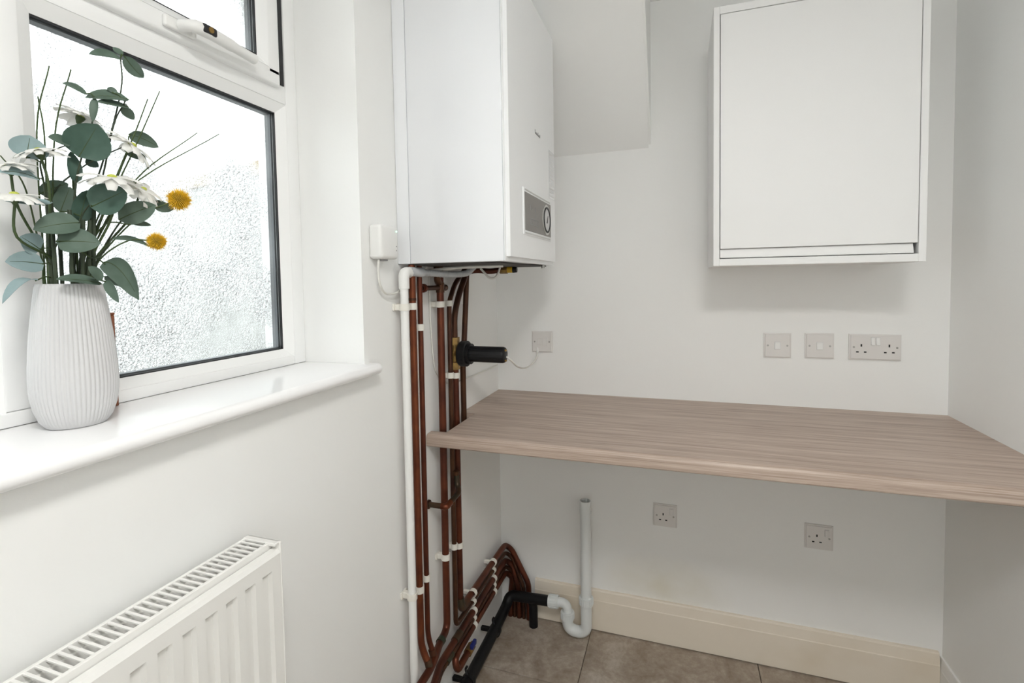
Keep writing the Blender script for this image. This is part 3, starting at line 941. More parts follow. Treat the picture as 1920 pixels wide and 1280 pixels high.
# straight pipe at the right through the worktop
pipe('copper_pipe', [(PX - 0.004, -0.360, ZT), (PX - 0.004, -0.4085 + 0.03, 1.30), (PX - 0.004, -0.4095, 1.10), (PX - 0.004, -0.410, 0.885), (0.0, -0.412, 0.870)], 0.0095, 'copper_dark',
     'dark copper pipe nearest the corner, entering the worktop notch', fr=0.01)

vz = 1.163
vv = thing('zone_valve', (PX, -0.4775, vz - 0.055), 'black cylindrical valve head on a brass body above the worktop', 'valve')
m = MB()
m.cyl((PX, -0.4775, vz - 0.026), (PX, -0.4775, vz + 0.030), 0.0125, 20)
m.cyl((PX, -0.4775, vz + 0.028), (PX, -0.4775, vz + 0.052), 0.0158, 6).cyl((PX, -0.4775, vz - 0.052), (PX, -0.4775, vz - 0.028), 0.0158, 6)
m.cyl((PX, -0.4775, vz), (PX + 0.030, -0.4775, vz), 0.014, 20)
part(m, 'valve_body', 'brass', vv)
VA = -0.4775
part(MB().tube([(PX + 0.020, VA, vz), (PX + 0.024, VA, vz), (PX + 0.044, VA, vz), (PX + 0.047, VA, vz)], 0.04, 40, True, [0.038, 0.041, 0.041, 0.037]), 'mounting_collar', 'black', vv)
part(MB().cyl((PX + 0.046, VA, vz), (PX + 0.058, VA, vz), 0.033, 36), 'neck_ring', 'black', vv)
hx0, hx1 = PX + 0.056, 0.203
n = 72
m = MB()
rings = []
for xx, rad in ((hx0, 0.0255), (hx1 - 0.008, 0.0255), (hx1 - 0.002, 0.0235), (hx1, 0.021)):
    rings.append([m.bm.verts.new((xx, VA + math.cos(2 * math.pi * j / n) * (rad - (0.0009 if j % 4 < 2 and xx < hx1 - 0.004 else 0)), vz + math.sin(2 * math.pi * j / n) * (rad - (0.0009 if j % 4 < 2 and xx < hx1 - 0.004 else 0)))) for j in range(n)])
for i in range(3):
    for j in range(n):
        m.bm.faces.new((rings[i][j], rings[i][(j + 1) % n], rings[i + 1][(j + 1) % n], rings[i + 1][j]))
m.bm.faces.new(rings[-1])
part(m, 'motor_head', 'black', vv, angle=50)
for dz_, dy_ in ((0.015, 0.004), (-0.017, 0.004)):
    part(MB().cyl((hx1 - 0.006, VA - dy_, vz + dz_), (hx1 + 0.005, VA - dy_, vz + dz_), 0.0042, 12, 0.0028), 'end_screw', 'brass', vv)

# ---- fittings under the boiler
fk = thing('filling_valve', (0.10, -0.36, 1.40), 'copper filling link with a yellow valve tap beneath the boiler', 'valve')
part(MB().tube(curve([(0.05, -0.40, 1.428), (0.08, -0.39, 1.430), (0.12, -0.385, 1.427), (0.16, -0.38, 1.430)], 6), 0.0095, 14), 'link_pipe', 'copper', fk)
part(MB().cyl((0.155, -0.38, 1.430), (0.180, -0.378, 1.430), 0.0125, 8), 'valve_nut', 'brass', fk)
part(MB().cyl((0.178, -0.378, 1.4305), (0.198, -0.377, 1.4305), 0.0105, 14), 'yellow_tap', 'yellow', fk)
part(MB().cyl((0.198, -0.377, 1.430), (0.212, -0.376, 1.430), 0.0105, 14, 0.009), 'end_cap', 'black', fk)


def cable(name, pts, r, label, m='cable'):
    o = MB().tube(curve(pts, 10), r, 8).build(name, m, angle=80)
    return tag(o, label, 'cable')


cable('cable', [(0.020, -0.8785, 1.452), (0.019, -0.880, 1.42), (0.017, -0.870, 1.388), (0.014, -0.845, 1.369), (0.0135, -0.815, 1.3655), (0.0125, -0.785, 1.369), (0.0125, -0.755, 1.382), (0.0125, -0.72, 1.400), (0.013, -0.68, 1.418), (0.03, -0.655, 1.438)], 0.0032,
      'white cable looping down from the receiver box to the pipes')
cable('cable', [(0.03, -0.64, 1.428), (0.08, -0.60, 1.434), (0.13, -0.60, 1.436), (0.18, -0.58, 1.437), (0.23, -0.56, 1.438)], 0.0045, 'white cable lying flat against the underside of the boiler')
cable('cable', [(0.105, -0.43, 1.436), (0.118, -0.425, 1.420), (0.132, -0.42, 1.405), (0.145, -0.41, 1.404), (0.155, -0.405, 1.416), (0.162, -0.40, 1.438)], 0.0036, 'short white cable loop hanging under the boiler by the yellow tap')
cable('cable', [(0.004, -0.592, 1.43), (0.004, -0.5905, 1.36), (0.004, -0.5895, 1.28), (0.004, -0.578, 1.17), (0.004, -0.555, 1.11), (0.004, -0.47, 1.062), (0.004, -0.33, 1.053), (0.004, -0.16, 1.050), (0.004, -0.02, 1.048)], 0.0026,
      'thin white cable clipped to the wall behind the pipes')
cable('cable', [(0.205, VA + 0.004, vz - 0.006), (0.214, VA + 0.02, vz - 0.020), (0.205, -0.36, 1.106), (0.185, -0.20, 1.075), (0.172, -0.06, 1.072), (0.173, -0.016, 1.088), (0.1742, -0.0105, 1.108)], 0.0030,
      'pale flex from the black valve head to the fused outlet plate')

# ================================================================== WASTE PIPES
TY = -0.078
bw_ = thing('waste_pipe', (0.06, TY, 0.0), 'black plastic waste pipe running low along the wall and corner', 'pipe')
part(MB().tube(fillet([(0.238, TY, 0.126), (0.062, TY, 0.118), (0.055, -0.105, 0.088), (0.055, -0.30, 0.078), (0.055, -1.75, 0.072)], 0.035, 8), 0.0200, 20), 'tube', 'waste_black', bw_, angle=60)
part(MB().tube(fillet([(0.150, TY + 0.004, 0.118), (0.157, TY + 0.012, 0.09), (0.157, TY + 0.012, 0.0008)], 0.02), 0.0175, 18), 'drop_branch', 'waste_black', bw_)
for y in (-0.235, -0.485, -0.75, -1.1):
    part(MB().pipe_ring((0.055, y - 0.008, 0.0765), (0.055, y + 0.008, 0.0765), 0.0235, 0.0202, 24).box((0.0006, y - 0.008, 0.07), (0.034, y + 0.008, 0.083), 0.001, 1)
         .tube(curve([(0.052, y, 0.098), (0.045, y + 0.004, 0.112), (0.050, y + 0.006, 0.122)], 4), 0.004, 8), 'pipe_bracket', 'waste_black', bw_)
trap = thing('waste_trap', (0.335, TY, 0.0), 'white plastic standpipe and U-bend trap at the back wall', 'trap')
part(MB().pipe_ring((0.374, TY, 0.150), (0.374, TY, 0.545), 0.0205, 0.0180, 28), 'standpipe', 'waste', trap)
part(MB().pipe_ring((0.374, TY, 0.538), (0.374, TY, 0.550), 0.0216, 0.0185, 28), 'standpipe_rim', 'waste', trap)
for k in (-1, 1):
    part(MB().box((0.374 + k * 0.0200 - 0.002, TY - 0.004, 0.500), (0.374 + k * 0.0200 + 0.003, TY + 0.004, 0.512), 0.001, 1), 'lug', 'waste', trap)
part(MB().tube(fillet([(0.374, TY, 0.155), (0.374, TY, 0.0265), (0.300, TY, 0.0265), (0.300, TY, 0.095)], 0.0365, 14), 0.0215, 24), 'trap_bend', 'waste', trap)
part(MB().tube(fillet([(0.300, TY, 0.075), (0.300, TY, 0.131), (0.240, TY, 0.127)], 0.030, 10), 0.0178, 22), 'outlet_elbow', 'waste', trap)


def nut(a, b, r):
    part(MB().cyl(a, b, r, 24), 'coupling_nut', 'waste', trap)
    a, b = Vector(a), Vector(b)
    mb = MB()
    d = (b - a).normalized()
    e1 = d.orthogonal().normalized()
    e2 = d.cross(e1)
    for j in range(18):
        c = e1 * math.cos(j * math.pi / 9) + e2 * math.sin(j * math.pi / 9)
        mb.tube([a + c * (r + 0.0004) + d * 0.003, b + c * (r + 0.0004) - d * 0.003], 0.0014, 5)
    part(mb, 'nut_ribs', 'waste', trap)


nut((0.374, TY, 0.142), (0.374, TY, 0.170), 0.0265)
nut((0.300, TY, 0.070), (0.300, TY, 0.098), 0.0255)
nut((0.225, TY, 0.1262), (0.264, TY, 0.1285), 0.0235)

# ================================================================== RADIATOR
RY1, RY0, RZ1, RZ0 = -1.2965, -2.20, 0.972, 0.42
rad = thing('radiator', (0.06, (RY0 + RY1) / 2, RZ0), 'white panel radiator with slotted top grille under the window', 'radiator')
xa, xb_ = 0.026, 0.096
# front panel with pressed channels
m = MB()
px0, px1 = xb_ - 0.010, xb_
top, bot = RZ1 - 0.010, RZ0
pitch, cw = 0.0333, 0.0195
prof = [(RY1 - 0.002, 0)]
y = RY1 - 0.0215
while y - cw > RY0 + 0.02:
    prof += [(y, 0), (y - 0.0035, -0.006), (y - cw + 0.0035, -0.006), (y - cw, 0)]
    y -= pitch
prof.append((RY0 + 0.002, 0))
zz = [bot, bot + 0.036, bot + 0.044, top - 0.034, top - 0.028, top - 0.007, top - 0.001, top]
fac = [0, 0, 1, 1, 0, 0, 0, 0]
dx = [-0.003, 0, 0, 0, 0, 0, -0.004, -0.010]
grid = [[m.bm.verts.new((px1 + d * fac[i] + dx[i], yy, zz[i])) for (yy, d) in prof] for i in range(len(zz))]
for i in range(len(zz) - 1):
    for j in range(len(prof) - 1):
        m.bm.faces.new((grid[i][j], grid[i][j + 1], grid[i + 1][j + 1], grid[i + 1][j]))
e_ = bmesh.ops.extrude_face_region(m.bm, geom=m.bm.faces[:])
for v in [g for g in e_['geom'] if isinstance(g, bmesh.types.BMVert)]:
    v.co.x = px0 - 0.004
part(m, 'front_panel', 'radiator', rad, angle=28)
part(MB().box((xa, RY0 + 0.002, RZ0), (xa + 0.010, RY1 - 0.002, RZ1 - 0.012), 0.003, 2), 'back_panel', 'radiator', rad)
part(MB().box((xa + 0.022, RY0 + 0.01, RZ0 + 0.02), (xa + 0.046, RY1 - 0.01, RZ1 - 0.055)), 'convector_fins', 'radiator_inside', rad, smooth=False)
for yy in (RY0, RY1 - 0.0035):
    part(MB().box((xa - 0.001, yy, RZ0), (xb_ + 0.0005, yy + 0.0035, RZ1 + 0.001), 0.001, 1), 'side_panel', 'radiator', rad, smooth=False)
part(MB().box((xa, RY1 - 0.012, RZ1 - 0.004), (xb_ - 0.002, RY1 - 0.0005, RZ1 + 0.001), 0.001, 1), 'end_lip', 'radiator', rad, smooth=False)
g0, g1 = xa, xb_ - 0.016
part(MB().box((g0, RY0 + 0.004, RZ1 - 0.020), (g0 + 0.0055, RY1 - 0.004, RZ1), 0.001, 1), 'grille_rail', 'radiator', rad, smooth=False)
part(MB().box((g1 - 0.0055, RY0 + 0.004, RZ1 - 0.020), (g1, RY1 - 0.004, RZ1), 0.001, 1), 'grille_rail', 'radiator', rad, smooth=False)
bar_mesh = None
y = RY1 - 0.0185
while y > RY0 + 0.012:
    if bar_mesh is None:
        b_ = part(MB().box((g0 + 0.005, y - 0.0018, RZ1 - 0.0035), (g1 - 0.005, y + 0.0018, RZ1 - 0.0003), 0.0006, 1), 'grille_bar', 'radiator', rad, smooth=False)
        bar_mesh, by = b_.data, y
    else:
        b_ = bpy.data.objects.new('grille_bar', bar_mesh)
        COL.objects.link(b_)
        b_.parent = rad
        b_.location = (0, y - by, 0)
    y -= 0.0107
for yy in (-1.45, -2.05):
    part(MB().box((0.0006, yy - 0.015, RZ0 + 0.05), (xa, yy + 0.015, RZ1 - 0.06), 0.001, 1), 'wall_bracket', 'radiator', rad, smooth=False)
part(MB().cyl((0.06, RY1 - 0.03, RZ0), (0.06, RY1 - 0.03, RZ0 - 0.07), 0.008, 14).cyl((0.06, RY1 - 0.03, RZ0 - 0.05), (0.06, RY1 - 0.03, RZ0 - 0.02), 0.014, 14), 'valve', 'brass', rad)

# ================================================================== VASE AND FLOWERS
VX, VY, VZ = -0.102, -1.4635, 1.200
vase = thing('vase', (VX, VY, VZ), 'white ribbed ceramic vase standing on the window sill', 'vase')
prof = [(0.0430, 0.000), (0.0455, 0.002), (0.0520, 0.010), (0.0590, 0.026), (0.0628, 0.045), (0.0640, 0.062), (0.0630, 0.085), (0.0610, 0.108), (0.0580, 0.134), (0.0542, 0.160), (0.0505, 0.182), (0.0482, 0.195), (0.0470, 0.2000)]
inner = [(0.0450, 0.2004), (0.0440, 0.197), (0.0460, 0.18), (0.0545, 0.13), (0.0590, 0.07), (0.050, 0.012), (0.001, 0.008)]
prof = [(r * 0.775, z) for r, z in prof]
inner = [(r * 0.775, z) for r, z in inner]
n = 4 * 84
m = MB()
rings = []
pp = [(r, z, 1) for r, z in prof] + [(r, z, 0) for r, z in inner]
for r, z, rib in pp:
    amp = 0.0013 if rib and 0.003 < z < 0.197 else 0
    rings.append([m.bm.verts.new((VX + (r + amp * (abs(math.cos(28 * 2 * math.pi * j / n)) - 0.6)) * math.cos(2 * math.pi * j / n),
                                  VY + (r + amp * (abs(math.cos(28 * 2 * math.pi * j / n)) - 0.6)) * math.sin(2 * math.pi * j / n), VZ + 0.0008 + z)) for j in range(n)])
for i in range(len(rings) - 1):
    for j in range(n):
        m.bm.faces.new((rings[i][j], rings[i][(j + 1) % n], rings[i + 1][(j + 1) % n], rings[i + 1][j]))
m.bm.faces.new(rings[0][::-1])
part(m, 'vessel', 'vase', vase, angle=70)
bb = thing('brown_box', (-0.1625, -1.389, VZ), 'narrow brown wooden block half hidden behind the vase', 'box')
part(MB().box((-0.169, -1.398, VZ + 0.0005), (-0.156, -1.372, VZ + 0.150), 0.001, 1), 'block', 'wood_brown', bb, smooth=False)
part(MB().box((-0.1695, -1.3985, VZ + 0.150), (-0.1555, -1.3715, VZ + 0.154), 0.001, 1), 'lid', 'wood_brown', bb, smooth=False)

SPRIGS = {
 'A': ([(-0.104, -1.454, 1.436), (-0.096, -1.439, 1.512), (-0.08, -1.422, 1.59), (-0.065, -1.405, 1.687), (-0.064, -1.404, 1.734)],
  [((-0.064, -1.403, 1.734), (-0.065, -1.445, 1.724), 0.016, 30, 0.12), ((-0.062, -1.4, 1.738), (-0.059, -1.375, 1.715), 0.02, 25, -0.12), ((-0.063, -1.402, 1.739), (-0.077, -1.405, 1.752), 0.011, 10, 0), ]),
 'B': ([(-0.093, -1.454, 1.436), (-0.079, -1.429, 1.551), (-0.066, -1.417, 1.633), (-0.055, -1.407, 1.668)],
  [((-0.052, -1.403, 1.673), (-0.068, -1.451, 1.663), 0.022, 45, 0.1), ((-0.053, -1.403, 1.662), (-0.054, -1.445, 1.657), 0.015, 50, 0.0), ((-0.057, -1.41, 1.659), (-0.058, -1.393, 1.646), 0.014, 30, 0.1), ((-0.062, -1.42, 1.678), (-0.061, -1.419, 1.686), 0.013, 0, 0), ]),
 'C': ([(-0.098, -1.463, 1.435), (-0.085, -1.46, 1.533), (-0.072, -1.458, 1.576), (-0.065, -1.445, 1.632), (-0.064, -1.443, 1.665)],
  [((-0.069, -1.463, 1.576), (-0.045, -1.451, 1.621), 0.059, 10, 0.0), ((-0.067, -1.449, 1.666), (-0.071, -1.476, 1.673), 0.01, 20, 0.15), ((-0.063, -1.442, 1.663), (-0.061, -1.448, 1.628), 0.011, 10, 0.1), ((-0.084, -1.458, 1.543), (-0.086, -1.462, 1.586), 0.018, 20, 0.05), ]),
 'D': ([(-0.108, -1.481, 1.435), (-0.092, -1.492, 1.528), (-0.083, -1.498, 1.568), (-0.069, -1.473, 1.592)],
  [((-0.082, -1.515, 1.564), (-0.079, -1.511, 1.594), 0.042, 20, 0), ((-0.069, -1.472, 1.591), (-0.071, -1.496, 1.596), 0.016, 35, 0.1), ((-0.076, -1.505, 1.539), (-0.062, -1.552, 1.539), 0.019, 50, 0.12), ]),
 'E': ([(-0.088, -1.465, 1.435), (-0.075, -1.462, 1.489), (-0.06, -1.456, 1.513), (-0.048, -1.445, 1.523)],
  [((-0.056, -1.46, 1.507), (-0.023, -1.433, 1.533), 0.048, -10, 0), ((-0.084, -1.458, 1.488), (-0.074, -1.451, 1.533), 0.028, 20, 0), ((-0.102, -1.47, 1.501), (-0.096, -1.459, 1.538), 0.028, 15, 0.05), ]),
 'F': ([(-0.099, -1.484, 1.435), (-0.083, -1.488, 1.453), (-0.067, -1.479, 1.479), (-0.057, -1.472, 1.485)],
  [((-0.058, -1.472, 1.485), (-0.067, -1.52, 1.472), 0.034, 20, 0.06), ((-0.087, -1.503, 1.447), (-0.078, -1.528, 1.462), 0.029, 20, 0.05), ((-0.085, -1.501, 1.428), (-0.076, -1.545, 1.43), 0.03, 15, 0.05), ((-0.085, -1.51, 1.407), (-0.061, -1.559, 1.38), 0.011, 50, 0.3), ]),
 'G': ([(-0.092, -1.432, 1.436), (-0.074, -1.411, 1.491), (-0.062, -1.399, 1.508), (-0.058, -1.372, 1.528)],
  [((-0.062, -1.42, 1.494), (-0.031, -1.386, 1.518), 0.035, 10, 0.05), ((-0.058, -1.372, 1.527), (-0.044, -1.348, 1.517), 0.018, 20, -0.1), ((-0.063, -1.401, 1.492), (-0.051, -1.38, 1.489), 0.009, 30, 0.1), ]),
 'H': ([(-0.072, -1.457, 1.434), (-0.055, -1.458, 1.437), (-0.046, -1.453, 1.438)],
  [((-0.048, -1.455, 1.401), (-0.058, -1.503, 1.409), 0.013, 60, 0.06), ((-0.039, -1.46, 1.405), (-0.037, -1.477, 1.424), 0.014, 30, 0.1), ((-0.042, -1.455, 1.405), (-0.023, -1.452, 1.374), 0.013, 40, 0.12), ((-0.063, -1.442, 1.411), (-0.054, -1.425, 1.396), 0.011, 40, 0.1), ((-0.07, -1.495, 1.458), (-0.039, -1.46, 1.457), 0.038, -15, 0.05), ]),
 'I': ([(-0.075, -1.442, 1.436), (-0.061, -1.438, 1.453), (-0.058, -1.433, 1.466)],
  [((-0.055, -1.448, 1.431), (-0.024, -1.424, 1.376), 0.032, 30, 0.38), ((-0.058, -1.433, 1.465), (-0.036, -1.393, 1.454), 0.008, 20, 0.25), ]),
 'J': ([(-0.112, -1.467, 1.436), (-0.113, -1.468, 1.485), (-0.106, -1.476, 1.525), (-0.092, -1.441, 1.572), (-0.071, -1.394, 1.611)],
  [((-0.112, -1.487, 1.525), (-0.097, -1.461, 1.542), 0.024, 20, 0.05), ((-0.062, -1.5, 1.509), (-0.071, -1.546, 1.506), 0.011, 55, -0.06), ((-0.096, -1.438, 1.582), (-0.089, -1.426, 1.572), 0.014, 20, 0), ((-0.07, -1.394, 1.626), (-0.052, -1.362, 1.612), 0.02, 30, 0.12), ((-0.073, -1.398, 1.6), (-0.06, -1.376, 1.591), 0.015, 10, 0.1), ]),
}
DAISIES = [
  ((-0.078, -1.503, 1.574), 0.032, (-0.04, -0.26, 0.97), (-0.106, -1.484, 1.435)) ,
  ((-0.066, -1.538, 1.51), 0.034, (0.13, -0.07, 0.99), (-0.097, -1.485, 1.435)) ,
  ((-0.039, -1.441, 1.547), 0.043, (0.23, -0.08, 0.97), (-0.083, -1.446, 1.436)) ,
  ((-0.053, -1.404, 1.603), 0.042, (0.45, 0.38, 0.81), (-0.093, -1.445, 1.436)) ,
  ((-0.097, -1.441, 1.64), 0.034, (0.09, 0.36, 0.93), (-0.103, -1.452, 1.436)) ,
  ((-0.052, -1.391, 1.541), 0.032, (0.69, 0.19, 0.7), (-0.09, -1.437, 1.436)) ,
  ((-0.081, -1.534, 1.548), 0.028, (-0.1, -0.17, 0.98), (-0.103, -1.488, 1.435)) ,
]
POM=[ ((-0.017, -1.36, 1.529), 0.0185, (-0.083, -1.437, 1.436)) , ((-0.028, -1.39, 1.463), 0.0148, (-0.074, -1.44, 1.436)) ]
GRASS=[
   [((-0.121, -1.482, 1.436), (-0.103, -1.491, 1.609), (-0.086, -1.482, 1.695)), ((-0.119, -1.479, 1.436), (-0.099, -1.485, 1.592), (-0.093, -1.493, 1.652))] ,
   [((-0.116, -1.474, 1.436), (-0.094, -1.476, 1.603), (-0.075, -1.463, 1.696))] ,
   [((-0.101, -1.449, 1.436), (-0.053, -1.405, 1.604), (-0.033, -1.389, 1.675)), ((-0.101, -1.447, 1.436), (-0.052, -1.401, 1.597), (-0.025, -1.376, 1.69))] ,
   [((-0.098, -1.442, 1.436), (-0.051, -1.401, 1.554), (-0.002, -1.335, 1.637)), ((-0.097, -1.44, 1.436), (-0.055, -1.407, 1.542), (0.013, -1.309, 1.64))] ,
   [((-0.122, -1.484, 1.435), (-0.11, -1.504, 1.53), (-0.112, -1.527, 1.568))] ,
   [((-0.1, -1.445, 1.436), (-0.07, -1.434, 1.486), (-0.047, -1.413, 1.487))] ,
]
NV = Vector((0.8688, -0.4952, 0))     # from the vase into the room
stems_i = 0


def inside(k):
    a = k * 2.39996
    return Vector((VX + 0.014 * math.cos(a), VY + 0.014 * math.sin(a), VZ + 0.018))


def through_mouth(p, k):
    """points from the vase floor up through its mouth towards p"""
    b = inside(k)
    p = Vector(p)
    c = Vector((p.x - VX, p.y - VY, 0))
    if c.length > 0.028:
        c *= 0.028 / c.length
    return [b, Vector((VX + c.x * 0.8, VY + c.y * 0.8, VZ + 0.150)), Vector((VX + c.x, VY + c.y, VZ + 0.203))]


def leaf(parent, base, tip, w, tilt, arch, m):
    base, tip = Vector(base), Vector(tip)
    ax_ = tip - base
    L = ax_.length
    d = ax_.normalized()
    nrm = (NV - d * NV.dot(d)).normalized()
    nrm = Quaternion(d, math.radians(tilt)) @ nrm
    sd = d.cross(nrm).normalized()
    mb = MB()
    N_, K_ = 9, 6
    up2 = Vector((0, 0, 1)) if abs(d.z) < 0.95 else nrm
    rows = []
    w = 0.9 * w / max(0.45, math.cos(math.radians(tilt)))
    for i in range(N_ + 1):
        s_ = i / N_
        prof_w = (math.sin(math.pi * min(1, s_ * 0.97 + 0.03) ** 0.85)) ** 0.62 if 0 < s_ < 1 else 0.03
        c = base + d * (L * s_) + up2 * (arch * L * 4 * s_ * (1 - s_) * 0.6)
        row = []
        for k in range(K_ + 1):
            q = (k / K_ - 0.5) * 2
            cup = 0.10 * w * (q * q) - 0.03 * w
            row.append(mb.bm.verts.new(c + sd * (q * w / 2 * prof_w) + nrm * cup * prof_w - nrm * (0.10 * L * (s_ - 0.4) ** 2)))
        rows.append(row)
    for i in range(N_):
        for k in range(K_):
            mb.bm.faces.new((rows[i][k], rows[i][k + 1], rows[i + 1][k + 1], rows[i + 1][k]))
    mid = [rows[i][K_ // 2].co.copy() for i in range(N_)]
    e2 = bmesh.ops.extrude_face_region(mb.bm, geom=mb.bm.faces[:])
    for v in [g for g in e2['geom'] if isinstance(g, bmesh.types.BMVert)]:
        v.co -= nrm * 0.0004
    lf = part(mb, 'leaf', m, parent, angle=70)
    if w > 0.018:
        part(MB().tube(mid, 0.0005, 5, True, [0.0007 - 0.0005 * i / N_ for i in range(N_)]), 'midrib', 'stem', lf)
    return lf


EU = {'A': ('tall eucalyptus sprig with the topmost grey-green leaves in the bouquet', 'bbb'),
      'B': ('eucalyptus sprig with flat leaves just below the topmost ones', 'bbbb'),
      'C': ('eucalyptus sprig bearing the large round dark leaf in the bouquet centre', 'abba'),
      'D': ('bluish eucalyptus sprig among the daisies on the left of the bouquet', 'cbc'),
      'E': ('eucalyptus sprig with a dark round leaf under the widest daisy', 'aab'),
      'F': ('low bluish eucalyptus sprig drooping over the left of the vase', 'bccc'),
      'G': ('eucalyptus sprig leaning right behind the upper yellow pompom', 'bbb'),
      'H': ('short eucalyptus sprig spread right over the vase mouth', 'bbbbb'),
      'I': ('eucalyptus sprig with a broad green leaf drooping right of the vase', 'bb'),
      'J': ('eucalyptus sprig at the back of the bouquet behind the upper daisy', 'bcabb')}
ki = 0
for key, (st_, lv) in SPRIGS.items():
    ki += 1
    t = thing('eucalyptus_sprig', inside(ki), EU[key][0], 'plant', 'stems in the ribbed vase')
    pts = through_mouth(st_[0], ki) + [Vector(p) for p in st_]
    cv = curve(pts, 6)
    part(MB().tube(cv, 0.0014, 7, True, [0.0020 - 0.0012 * i / len(cv) for i in range(len(cv))]), 'stem', 'stem_dark', t)
    cvv = [Vector(p) for p in cv]
    for j, (b, tp, w, ti, ar) in enumerate(lv):
        b, tp = Vector(b), Vector(tp)
        lf = leaf(t, b, tp, w, ti, ar, 'leaf_' + EU[key][1][j])
        near = min(cvv[12:], key=lambda p: (p - b).length + 0.3 * abs(p.z - b.z))
        if (near - b).length > 0.003:
            part(MB().tube([near, (near + b) / 2 + Vector((0, 0, 0.003)), b + (tp - b) * 0.05], 0.0009, 6), 'leaf_stalk', 'stem', t)

DL = ['white daisy at the upper left of the bouquet, beside the window frame', 'white daisy lowest on the left edge of the bouquet', 'widest white daisy, in the middle of the bouquet',
      'white daisy tilted right with a yellow-green eye, upper right of the bouquet', 'white daisy behind the large round leaf near the bouquet top',
      'white daisy with drooping petals near the upper yellow pompom', 'small white daisy at the far left behind the others']
for i, (c, r, nn, b) in enumerate(DAISIES):
    ki += 1
    r *= 0.80
    c, nn = Vector(c), Vector(nn).normalized()
    t = thing('daisy', inside(ki), DL[i], 'flower', 'stems in the ribbed vase')
    under = c - nn * 0.03 + Vector((0, 0, -0.02))
    cv = curve(through_mouth(b, ki) + [Vector(b), under, c - nn * 0.004], 6)
    part(MB().tube(cv, 0.0016, 8), 'stem', 'stem', t)
    part(MB().tube([c - nn * 0.010, c - nn * 0.004, c], 0.005, 10, True, [0.002, 0.005, 0.006]), 'calyx', 'stem', t)
    e1 = nn.orthogonal().normalized()
    e2 = nn.cross(e1)
    for k in range(18):
        a = 2 * math.pi * (k + random.uniform(-0.25, 0.25)) / 18
        rad_ = e1 * math.cos(a) + e2 * math.sin(a)
        tan = nn.cross(rad_)
        lift = random.uniform(-0.10, 0.22) if k % 2 else random.uniform(-0.25, 0.05)
        L = r * random.uniform(0.88, 1.06)
        mb = MB()
        rows = []
        for q in range(6):
            s_ = q / 5
            wd = r * 0.44 * (0.35 + 0.65 * math.sin(math.pi * min(1, 0.15 + s_ * 0.72)))
            cc = c + rad_ * (0.004 + L * s_) + nn * (0.002 + L * lift * s_ - 0.25 * L * s_ * s_ * s_ + (0.0015 if k % 2 else 0))
            ends_ = (-0.5, -0.18, 0.18, 0.5)
            rows.append([mb.bm.verts.new(cc + tan * wd * z_ + nn * (0.06 * wd * (1 - abs(z_) * 3)) + (rad_ * (-0.05 * L if (abs(z_) > 0.4) else (0.03 * L * (1 if z_ > 0 else -0.6))) if q == 5 else Vector((0, 0, 0)))) for z_ in ends_])
        for q in range(5):
            for z_ in range(3):
                mb.bm.faces.new((rows[q][z_], rows[q][z_ + 1], rows[q + 1][z_ + 1], rows[q + 1][z_]))
        e3 = bmesh.ops.extrude_face_region(mb.bm, geom=mb.bm.faces[:])
        for v in [g for g in e3['geom'] if isinstance(g, bmesh.types.BMVert)]:
            v.co -= nn * 0.0004
        part(mb, 'petal', 'petal', t, angle=70)
    part(MB().sphere(c + nn * 0.003, r * 0.19, 14, (1, 1, 0.7)), 'eye', 'daisy_eye', t)

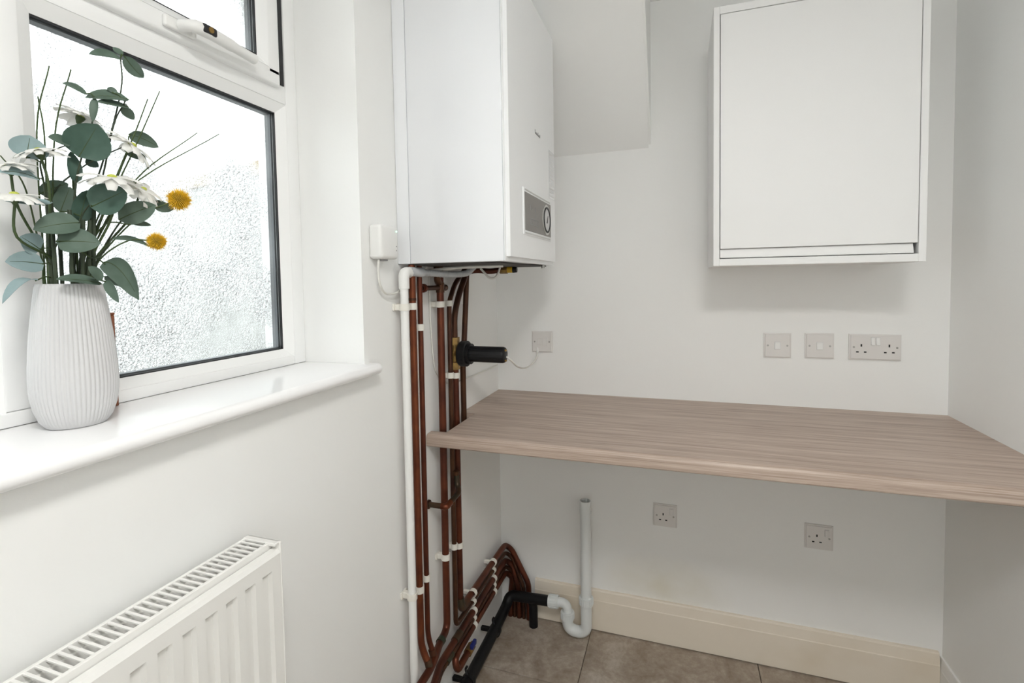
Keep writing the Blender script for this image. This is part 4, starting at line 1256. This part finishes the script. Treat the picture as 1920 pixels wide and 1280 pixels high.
PL = ['larger yellow pompom flower, the upper one on the right', 'smaller yellow pompom flower, the lower one on the right']
for i, (c, r, b) in enumerate(POM):
    ki += 1
    c = Vector(c)
    t = thing('pompom_flower', inside(ki), PL[i], 'flower', 'stems in the ribbed vase')
    mid = (Vector(b) + c) / 2 + Vector((0, 0, 0.018 - 0.004 * i))
    part(MB().tube(curve(through_mouth(b, ki) + [Vector(b), mid, c], 6), 0.0011, 7), 'stem', 'stem', t)
    part(MB().sphere(c, r * 0.62, 16), 'core', 'pom_core', t)
    mb = MB()
    for k in range(420):
        z_ = 1 - 2 * (k + 0.5) / 420
        a = k * 2.399963
        s_ = math.sqrt(1 - z_ * z_)
        d = Vector((s_ * math.cos(a), s_ * math.sin(a), z_))
        rr_ = r * random.uniform(0.86, 1.12)
        o1 = d.orthogonal().normalized() * r * 0.055
        o2 = d.cross(o1)
        v = [mb.bm.verts.new(c + d * r * 0.5 + o) for o in (o1, o1 * -0.5 + o2 * 0.87, o1 * -0.5 - o2 * 0.87)]
        tp = mb.bm.verts.new(c + d * rr_)
        for q in range(3):
            mb.bm.faces.new((v[q], v[(q + 1) % 3], tp))
    fl_ = part(mb, 'florets', 'pom', t, smooth=False)
    fl_['kind'] = 'stuff'

GL = ['pair of thin grass stalks at the upper left of the bouquet', 'single tall grass stalk left of the topmost leaves', 'pair of thin grass stalks rising right of the topmost leaves',
      'two long grass stalks arching far right over the window glass', 'thin grass stalk bending out at the far left edge', 'fine forked twig to the right above the lower pompom']
for i, bl in enumerate(GRASS):
    ki += 1
    t = thing('grass_sprig', inside(ki), GL[i], 'plant', 'stems in the ribbed vase')
    for b in bl:
        cv = curve(through_mouth(b[0], ki) + [Vector(p) for p in b], 7)
        part(MB().tube(cv, 0.001, 6, True, [0.0017 - 0.0009 * (q / (len(cv) - 1)) ** 1.5 for q in range(len(cv))]), 'blade', 'stem', t)
# plain green stems filling the bunch
for i in range(9):
    ki += 1
    a = i * 2.4
    top_ = Vector((VX + 0.014 + 0.022 * math.cos(a), VY + 0.026 * math.sin(a), VZ + 0.29 + 0.012 * (i % 4)))
    o = MB().tube(curve(through_mouth(top_, ki) + [top_], 6), 0.0024, 8).build('flower_stem', 'stem_dark')
    tag(o, 'dark green bare flower stem in the bunch above the vase mouth', 'plant', 'bare stems in the ribbed vase')
